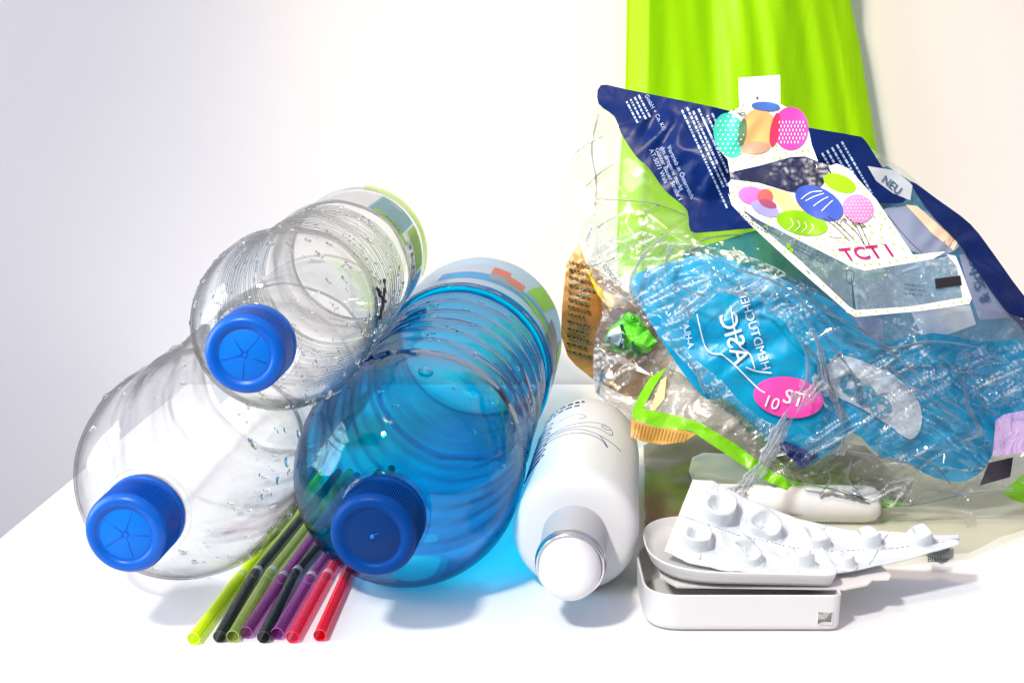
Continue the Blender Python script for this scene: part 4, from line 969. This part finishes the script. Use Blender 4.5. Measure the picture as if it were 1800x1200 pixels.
V, Fc = merge([text_px(SP, 'PARTY', (1612, 434), (-1, 0.16), 36, up=(0.35, 0.94), off=0.27, bold=0.02)]) if False else merge([text_px(SP, 'TCT I', (1486, 458), (1, -0.10), 36, up=(-0.55, -0.83), off=0.27, bold=0.015)])
mesh_obj('party_writing', V, Fc, solid('magenta_ink', (0.42, 0.0, 0.12), 0.4), lower, smooth=False)
RD = random.Random(2); tri = []
lowA = low
cands = [(RD.uniform(1285, 1660), RD.uniform(190, 470)) for _ in range(2600)]
bal = [(1322, 344, 27, 18), (1345, 360, 30, 22), (1410, 392, 50, 24), (1440, 357, 50, 32), (1476, 322, 32, 18), (1508, 367, 30, 27), (1390, 350, 30, 20), (1283, 238, 30, 42), (1334, 230, 36, 42), (1390, 226, 33, 40), (1346, 187, 27, 12), (1540, 446, 55, 14)]
acc = []
up_poly = [(1287, 298), (1283, 280), (1300, 262), (1400, 240), (1424, 255), (1430, 275), (1340, 285)]
xs = np.array([c[0] for c in cands]); yy = np.array([c[1] for c in cands])
okm = (inpoly(xs, yy, low) & (edist(xs, yy, low) > 4)) | (inpoly(xs, yy, up_poly) & (edist(xs, yy, up_poly) > 3))
for (x, y), ok in zip(cands, okm):
    if not ok or any(((x - a) / c) ** 2 + ((y - b) / d) ** 2 < 1 for a, b, c, d in bal) or any(abs(x - a) < 9 and abs(y - b) < 8 for a, b in acc): continue
    acc.append((x, y))
dots = lambda L, s=2.6: [[(x - s, y - s * .8), (x + s, y - s), (x + s * .2, y + s)] if (int(x) % 2) else [(x - s, y), (x, y - s), (x + s, y + s * .3), (x, y + s)] for x, y in L]
GD = solid('green_dot', (0.42, 0.60, 0.05), 0.4)
V, Fc = polys_px(SP, dots(acc), 0.17); mesh_obj('green_dot', V, Fc, GD, lower)
# side windows with the white border round them
WINF = clear_plastic('window_film', (0.80, 0.86, 0.90), (0.4, 0.5, 0.56), 0.14, 0.6, 0.12, 2.0, (260, 0.002, (1, 1, 2), 4), crease=0.5, haze=0.28, hazecol=(0.42, 0.58, 0.66))
SPw = Surf(pp_ctrl, [(90, 0.22, 20, 1.4), (40, 0.10, -40, 1.8), (18, 0.07, 50, 1.8)], 101)
w1 = sheet('side_window', [(1286, 346), (1302, 364), (1400, 421), (1495, 468), (1500, 548), (1488, 540), (1380, 445), (1300, 372)], SPw, WINF, pr, 0.02, 6)
w2 = sheet('front_window', [(1495, 468), (1520, 477), (1640, 456), (1670, 448), (1684, 470), (1694, 524), (1600, 540), (1505, 546)], SPw, WINF, pr, 0.02, 6)
sheet('white_border', [(1280, 340), (1290, 352), (1320, 384), (1400, 452), (1492, 538), (1504, 545), (1600, 539), (1692, 523), (1682, 468), (1664, 447), (1680, 450), (1692, 480), (1708, 524), (1704, 534), (1620, 546), (1504, 557), (1492, 550), (1400, 470), (1320, 396), (1286, 360)], SP, POLKA, pr, 0.14, 7)
bd = [(1300, 372), (1322, 391), (1345, 410), (1362, 424), (1380, 442), (1400, 459), (1422, 478), (1448, 502), (1470, 522), (1478, 530), (1504, 552), (1512, 550), (1540, 547), (1560, 546), (1590, 543), (1620, 541), (1650, 536), (1676, 532), (1690, 530), (1702, 528), (1498, 545)]
V, Fc = polys_px(SP, dots(bd, 2.4), 0.24); mesh_obj('green_dot', V, Fc, GD, pr)
V, Fc = polys_px(SP, [[(1643, 490), (1688, 484), (1691, 501), (1645, 508)]], 0.2); mesh_obj('black_label', V, Fc, solid('black_label', (0.01, 0.01, 0.012), 0.3), w2)
RP = random.Random(11)
parts = [pseudo_lines(SP, (1308, 374), (0.86, 0.5), 3, 5.5, 80, 2.0, 0.16, RP), pseudo_lines(SP, (1398, 424), (0.88, 0.46), 3, 6, 95, 2.4, 0.16, RP), pseudo_lines(SP, (1590, 500), (0.99, 0.1), 3, 8, 50, 2, 0.2, RP),
         band_px(SP, [(1488, 475), (1499, 477), (1499, 496), (1488, 493), (1488, 475)], 1.5, 0.18)]
V, Fc = merge(parts); mesh_obj('small_print', V, Fc, solid('slate_print', (0.06, 0.10, 0.18), 0.5), w1, smooth=False)
V, Fc = merge([band_px(SP, [(1585, 477), (1615, 467)], 5, 0.18), polys_px(SP, [ell(1631, 464, 5, 4, n=12)], 0.18)]); mesh_obj('mauve_mark', V, Fc, LAV, w2)
V, Fc = polys_px(SP, [ell(1386, 432, 4, 5, n=10), ell(1391, 440, 4, 5, n=10)], 0.2); mesh_obj('green_mark', V, Fc, GREENINK, w1)

# ------------------------------------------------------------------ green scrap at the right edge
SR = Surf([(1765, 865, 56.5), (1800, 835, 56.8), (1900, 860, 56.8), (1850, 900, 56.2), (1780, 880, 56.6)], [(30, 0.2, 20, 1.5)], 5)
tag(sheet('plastic_scrap', [(1764, 866), (1782, 848), (1800, 832), (1850, 820), (1900, 850), (1880, 885), (1800, 884)], SR, solid('green_scrap', (0.20, 0.58, 0.0), 0.3, 0.5), None, 0, 6, sm=3, pouch=0.8),
    'bright green plastic scrap under the heap at the right edge', 'plastic scrap')

# ------------------------------------------------------------------ sheets on the table
def table_sheet(name, poly, z, mat, step, amp, seed, parent=None):
    V2, F = mesh2d(poly, step, (), 3); Pw = np.array([atZ(x, y, 0) for x, y in V2])
    h = z + amp * (trinoise(Pw[:, 0] / 3.2, Pw[:, 1] / 3.2, seed) * .5 + .5) + amp * .3 * (trinoise(Pw[:, 0] / 1.1, Pw[:, 1] / 1.1, seed + 1) * .5 + .5)
    Pw[:, 2] = h
    return mesh_obj(name, Pw, [tuple(f) for f in F], mat, parent)
fs = thing('flat_package', 'dusky transparent package lying flat on the table behind the white case', 'packaging', (12, 57, 0))
table_sheet('package_film', [(1131, 790), (1200, 760), (1400, 740), (1700, 740), (1860, 780), (1900, 900), (1700, 985), (1560, 1000), (1300, 1015), (1132, 1020)], 0.04, FILMT, 9, 0.35, 7, fs)
table_sheet('shaded_panel', [(1131, 800), (1180, 770), (1300, 765), (1520, 800), (1600, 880), (1500, 915), (1300, 940), (1215, 985), (1136, 1008)], 0.40, clear_plastic('dusky_panel', (0.52, 0.45, 0.40), (0.35, 0.3, 0.28), 0.08, 0.5, 0.15, 2.5, None, crease=0.3, haze=0.12, hazecol=(0.40, 0.32, 0.28)), 8, 0.2, 17, fs)  # brown film, its tint also carries the heap's shadow
lb = table_sheet('dark_label', [(1617, 978), (1632, 968), (1655, 963), (1669, 968), (1668, 985), (1648, 996), (1632, 988)], 0.42, solid('charcoal_label', (0.05, 0.055, 0.06), 0.4), 5, 0.02, 9, fs)
V, Fc = text2d('Blätter', 0.01)
V = [atZ(1630 + x * 14, 987 - y * 14, 0.5) for x, y in V]
mesh_obj('label_writing', V, Fc, INK, fs, smooth=False)
tag(mesh_obj('plastic_tube', *lathe(Axis((7.9, 56.4, .82), (16.0, 56.1, .82)), [(0, .02), (0.02, .6), (.2, .8), (5, .8), (7.4, .8), (7.8, .72), (8.0, .55), (8.05, .02)], 48), WHITE), 'white tube lying behind the tablet blister under the heap', 'tube')

# ------------------------------------------------------------------ white plastic case in two halves
def rounded(corners):
    out = []; n = len(corners)
    for i, (x, y, r) in enumerate(corners):
        p = np.array((x, y)); a = np.array(corners[i - 1][:2]) - p; b = np.array(corners[(i + 1) % n][:2]) - p
        la, lb_ = np.linalg.norm(a), np.linalg.norm(b); a /= la; b /= lb_
        for k in range(11):
            t = k / 10; q = (p + a * r) * (1 - t) ** 2 * 1.0 + p * 2 * t * (1 - t) * .85 + (p + (a + b) * r * .15) * 2 * t * (1 - t) * .15 + (p + b * r) * t ** 2; out.append(q)
        nx_ = np.array(corners[(i + 1) % n][:2]); rn = corners[(i + 1) % n][2]
        A_ = p + b * r; B_ = nx_ - b * rn
        for k in range(1, 12): out.append(A_ + (B_ - A_) * k / 12)
    return out
def tray(name, outline_xy, z0, hgt, th, mat, parent, tilt=None, flare=0.12, rb=0.45):
    """open shallow tray: rounded outline, flared wall with thickness"""
    O = [np.array(p[:2]) for p in outline_xy]; n = len(O); c = sum(O) / n
    def ring(inset, z):
        out = []
        for i in range(n):
            d = O[(i + 1) % n] - O[i - 1]; d = d / (np.linalg.norm(d) + 1e-9); nn = np.array([-d[1], d[0]])
            if (nn @ (c - O[i])) < 0: nn = -nn
            p = O[i] + nn * inset; out.append(np.array([p[0], p[1], z]))
        return out
    rings = [ring(rb + flare, z0)] + [ring(flare + rb * (1 - math.sin(a)), z0 + rb * (1 - math.cos(a)) * .9) for a in np.linspace(.2, math.pi / 2, 7)] + [ring(flare * .4, z0 + hgt * .7), ring(0.0, z0 + hgt), ring(th * .5, z0 + hgt + th * .4), ring(th, z0 + hgt)] + \
            [ring(th + flare * .6, z0 + hgt * .6), ring(th + flare + rb * .8, z0 + th)]
    V = [p for r in rings for p in r]; Fc = []
    for i in range(len(rings) - 1):
        for j in range(n):
            k = (j + 1) % n; Fc.append((i * n + j, i * n + k, (i + 1) * n + k, (i + 1) * n + j))
    Fc.append(tuple(range(n))[::-1]); Fc.append(tuple(range((len(rings) - 1) * n, len(rings) * n)))
    if tilt: V = [tilt(p) for p in V]
    return mesh_obj(name, V, Fc, mat, parent, auto=45)
case = thing('plastic_case', 'white open plastic case in two halves with a square hole in its front', 'case', (8.3, 47, 0))
WC = solid('case_plastic', (0.74, 0.74, 0.72), 0.33, 0.4, None, 1, 0.12)
# lower half: front wall with square opening
fx0, fx1, fy = 4.75, 11.68, 44.95
prof = []
hz = 1.42
def wall_strip(path, hole=None):
    pass
bm = bmesh.new()
outl = [(5.55, 44.98), (11.66, 44.95), (11.70, 47.2), (11.62, 49.9), (6.3, 50.2), (5.1, 49.3), (4.72, 47.5), (4.78, 45.9)]
lowr = tray('lower_half', rounded([(4.72, 44.95, 1.3), (11.7, 44.95, .4), (11.7, 50.0, .45), (4.72, 50.2, 1.8)]), 0.02, 1.38, 0.09, WC, case, flare=0.03, rb=0.3)
# square hole cut through the front wall
_b = bmesh.new(); _b.from_mesh(lowr.data); _o = wloc(lowr)
hx0, hx1, hz0, hz1 = 10.84, 11.36, 0.34, 0.80
for ax_, val in ((0, hx0), (0, hx1), (2, hz0), (2, hz1)):
    co = [0, 0, 0]; no = [0, 0, 0]; co[ax_] = val * S - _o[ax_]; no[ax_] = 1
    bmesh.ops.bisect_plane(_b, geom=_b.verts[:] + _b.edges[:] + _b.faces[:], plane_co=co, plane_no=no)
kill = []
for f in _b.faces:
    c = np.array(f.calc_center_median()) + _o; c = c / S
    if hx0 < c[0] < hx1 and hz0 < c[2] < hz1 and c[1] < 45.6: kill.append(f)
bmesh.ops.delete(_b, geom=kill, context='FACES')
def _v(x, y, z): return _b.verts.new(tuple(np.array((x, y, z)) * S - _o))
ya, yb = 44.93, 45.16
q = [(hx0, hz0), (hx1, hz0), (hx1, hz1), (hx0, hz1)]
for i in range(4):
    (xa, za), (xb, zb) = q[i], q[(i + 1) % 4]; _b.faces.new([_v(xa, ya, za), _v(xb, ya, zb), _v(xb, yb, zb), _v(xa, yb, za)])
_b.to_mesh(lowr.data); _b.free(); lowr.data.set_sharp_from_angle(angle=math.radians(40))
# inner plate sticking out at the right with a notched corner
def prism(poly, z0, z1, tilt=None):
    n = len(poly); V = [(x, y, z0) for x, y in poly] + [(x, y, z1) for x, y in poly]; Fc = [tuple(range(n))[::-1], tuple(range(n, 2 * n))] + [(i, (i + 1) % n, n + (i + 1) % n, n + i) for i in range(n)]
    if tilt: V = [tilt(np.array(v)) for v in V]
    return V, Fc
V, Fc = prism([(5.4, 46.6), (5.9, 45.7), (11.9, 45.5), (12.8, 45.9), (13.1, 46.35), (13.7, 46.4), (13.85, 46.7), (13.5, 49.8), (5.6, 50.0)], 1.39, 1.46)
mesh_obj('inner_plate', V, Fc, solid('case_inner', (0.74, 0.72, 0.70), 0.4, 0.4), case, smooth=False)
# upper half: curved tray, tipped
pz = lambda p: np.array([p[0], p[1], p[2] + 0.05 * (11.6 - p[0]) * .5])
tray('upper_half', rounded([(4.95, 45.3, 2.5), (11.62, 45.3, .5), (11.62, 50.8, .5), (4.95, 51.2, 2.6)]), 1.47, 0.55, 0.09, WC, case, tilt=pz, flare=0.12, rb=0.3)
# small tray standing behind
bt = tag(table_sheet('flat_tray', [(1210, 850), (1216, 828), (1236, 820), (1340, 822), (1372, 834), (1400, 866), (1380, 880), (1220, 880)], 0.55, WHITE, 9, 0.15, 3), 'flat white tray lying behind the tablet blister', 'tray')

# ------------------------------------------------------------------ tablet blister
def blister_point(u, v):
    top = [(1218, 842), (1252, 845), (1310, 874), (1400, 910), (1495, 930), (1590, 934), (1686, 942)]
    bot = [(1168, 966), (1215, 990), (1280, 1003), (1350, 1006), (1440, 1011), (1560, 990), (1688, 956)]
    Yt = [50.2, 50.2, 50.0, 49.7, 49.4, 49.1, 48.7]; Yb = [47.3, 46.8, 46.4, 46.2, 46.0, 46.9, 48.2]
    g = np.linspace(0, 1, 7)
    a = np.array([np.interp(u, g, [t[0] for t in top]), np.interp(u, g, [t[1] for t in top]), np.interp(u, g, Yt)])
    b = np.array([np.interp(u, g, [t[0] for t in bot]), np.interp(u, g, [t[1] for t in bot]), np.interp(u, g, Yb)])
    c = a + (b - a) * v; x, y, Y = c
    Y += 0.25 * math.sin(v * math.pi)
    return atY(x, y, Y)
bl = thing('tablet_blister', 'empty white ten pocket tablet blister with crushed pockets lying in the white case', 'blister pack', (9, 49, 1.5))
nu, nv = 150, 60
rngb = random.Random(6); pockets = [((i + .52) / 5.15 + .01, (0.27 if r == 0 else 0.76)) for r in range(2) for i in range(5)]
G = np.array([[blister_point(i / nu, j / nv) for i in range(nu + 1)] for j in range(nv + 1)])
du = np.gradient(G, axis=1); dv = np.gradient(G, axis=0); nn = np.cross(dv, du); nn /= np.linalg.norm(nn, axis=2)[:, :, None] + 1e-9
if nn[:, :, 2].mean() < 0: nn = -nn
BASE = G.copy()
wob = np.zeros((nv + 1, nu + 1))
for j in range(nv + 1):
    for i in range(nu + 1):
        wob[j, i] = 0.05 * trinoise(np.array([i / 14.0]), np.array([j / 10.0]), 5)[0] + 0.015 * trinoise(np.array([i / 4.0]), np.array([j / 4.0]), 6)[0]
G = BASE + nn * wob[:, :, None]
# low rolled edge
V = [tuple(p) for p in G.reshape(-1, 3)]; m = nu + 1; Fc = [(j * m + i, j * m + i + 1, (j + 1) * m + i + 1, (j + 1) * m + i) for j in range(nv) for i in range(nu)]
nb0 = len(V); V += [tuple(p) for p in (G - nn * 0.05).reshape(-1, 3)]; Fc += [tuple(nb0 + k for k in reversed(f)) for f in Fc[:nv * nu]]
rim = [j * m for j in range(nv)] + [nv * m + i for i in range(nu)] + [(nv - j) * m + nu for j in range(nv)] + [nu - i for i in range(nu)]
for a, b in zip(rim, rim[1:] + rim[:1]): Fc.append((a, b, nb0 + b, nb0 + a))
BW = solid('blister_plastic', (0.70, 0.75, 0.77), 0.3, 0.45, (120, 0.0008), transl=0.1)
sheet_b = mesh_obj('blister_sheet', V, Fc, BW, bl)
def to_px(p):
    q = np.asarray(p) - CP; d = q @ FW; return 900 + FOC * (q @ RT) / d, 600 - FOC * (q @ UP) / d
GP = np.array([[to_px(BASE[j, i]) for i in range(nu + 1)] for j in range(nv + 1)])
pocks = [(1262, 898, .62), (1340, 932, .56), (1430, 950, .54), (1522, 952, .47), (1616, 948, .42), (1224, 952, .54), (1312, 982, .50), (1408, 992, .46), (1482, 994, .40)]
for q, (qx, qy, R0) in enumerate(pocks):   # crushed cups, each its own dented shape
    dd = np.hypot(GP[:, :, 0] - qx, GP[:, :, 1] - qy); cv, cu = np.unravel_index(np.argmin(dd), dd.shape); cu = min(max(cu, 5), nu - 5)
    c = BASE[int(cv), int(min(cu, nu))]; n0 = nn[int(cv), int(min(cu, nu))]
    eu = BASE[int(cv), min(int(cu) + 3, nu)] - BASE[int(cv), int(cu) - 3]; eu /= np.linalg.norm(eu); ev = np.cross(n0, eu)
    H0 = 0.50 + rngb.uniform(-.08, .08); ph = rngb.uniform(0, 6.28); V = []; Fc = []; seg = 40; NR = 18
    for k in range(NR + 1):
        f = k / NR
        if f < .18: rr = R0 * (1.18 - f); h = 0.02 + f * .3
        elif f < .5: rr = R0 * (1.0 - (f - .18) * .35); h = .07 + (H0 - .07) * (f - .18) / .32
        elif f < .62: rr = R0 * (.89 - (f - .5) * 1.3); h = H0
        else: rr = R0 * .73 * (1 - (f - .62) / .38); h = H0 - (H0 * .75) * (1 - (1 - (f - .62) / .38) ** 2)
        for j in range(seg):
            t = 2 * math.pi * j / seg
            w = 1 + .10 * math.sin(2 * t + ph) + .06 * math.sin(3 * t + ph * 2)
            hh = h * (1 + .30 * math.cos(t - ph) * (f > .2) + .13 * math.sin(3 * t + ph))
            fac = 0.04 * trinoise(np.array([t * 1.6 + q]), np.array([f * 5.0]), q)[0] * (f > .15)
            V.append(c + eu * (rr * 1.15 * w * math.cos(t)) + ev * (rr * 1.1 * w * math.sin(t)) + n0 * (hh + fac))
    for k in range(NR):
        for j in range(seg):
            jj = (j + 1) % seg; Fc.append((k * seg + j, k * seg + jj, (k + 1) * seg + jj, (k + 1) * seg + j))
    Fc.append(tuple(range(NR * seg, (NR + 1) * seg)))
    mesh_obj('pocket', V, Fc, BW, bl)
parts = []
def perf(p, q, n):
    for k in range(n):
        a = k / n; b = (k + .55) / n; P = [(p[0] + (q[0] - p[0]) * t, p[1] + (q[1] - p[1]) * t) for t in (a, (a + b) / 2, b)]
        pts = []
        for u, v in P:
            i = min(int(u * nu), nu); j = min(int(v * nv), nv); pts.append(G[j, i] + nn[j, i] * .012)
        parts.append(tube(pts, .013, 5))
for i in range(1, 5): perf((i / 5.15 + .012, 0.02), (i / 5.15 + .012, 0.98), 20)
perf((0.01, .515), (.97, .515), 64)
V, Fc = merge(parts); mesh_obj('perforation', V, Fc, solid('perforation_grey', (0.22, 0.25, 0.30), 0.5), sheet_b)
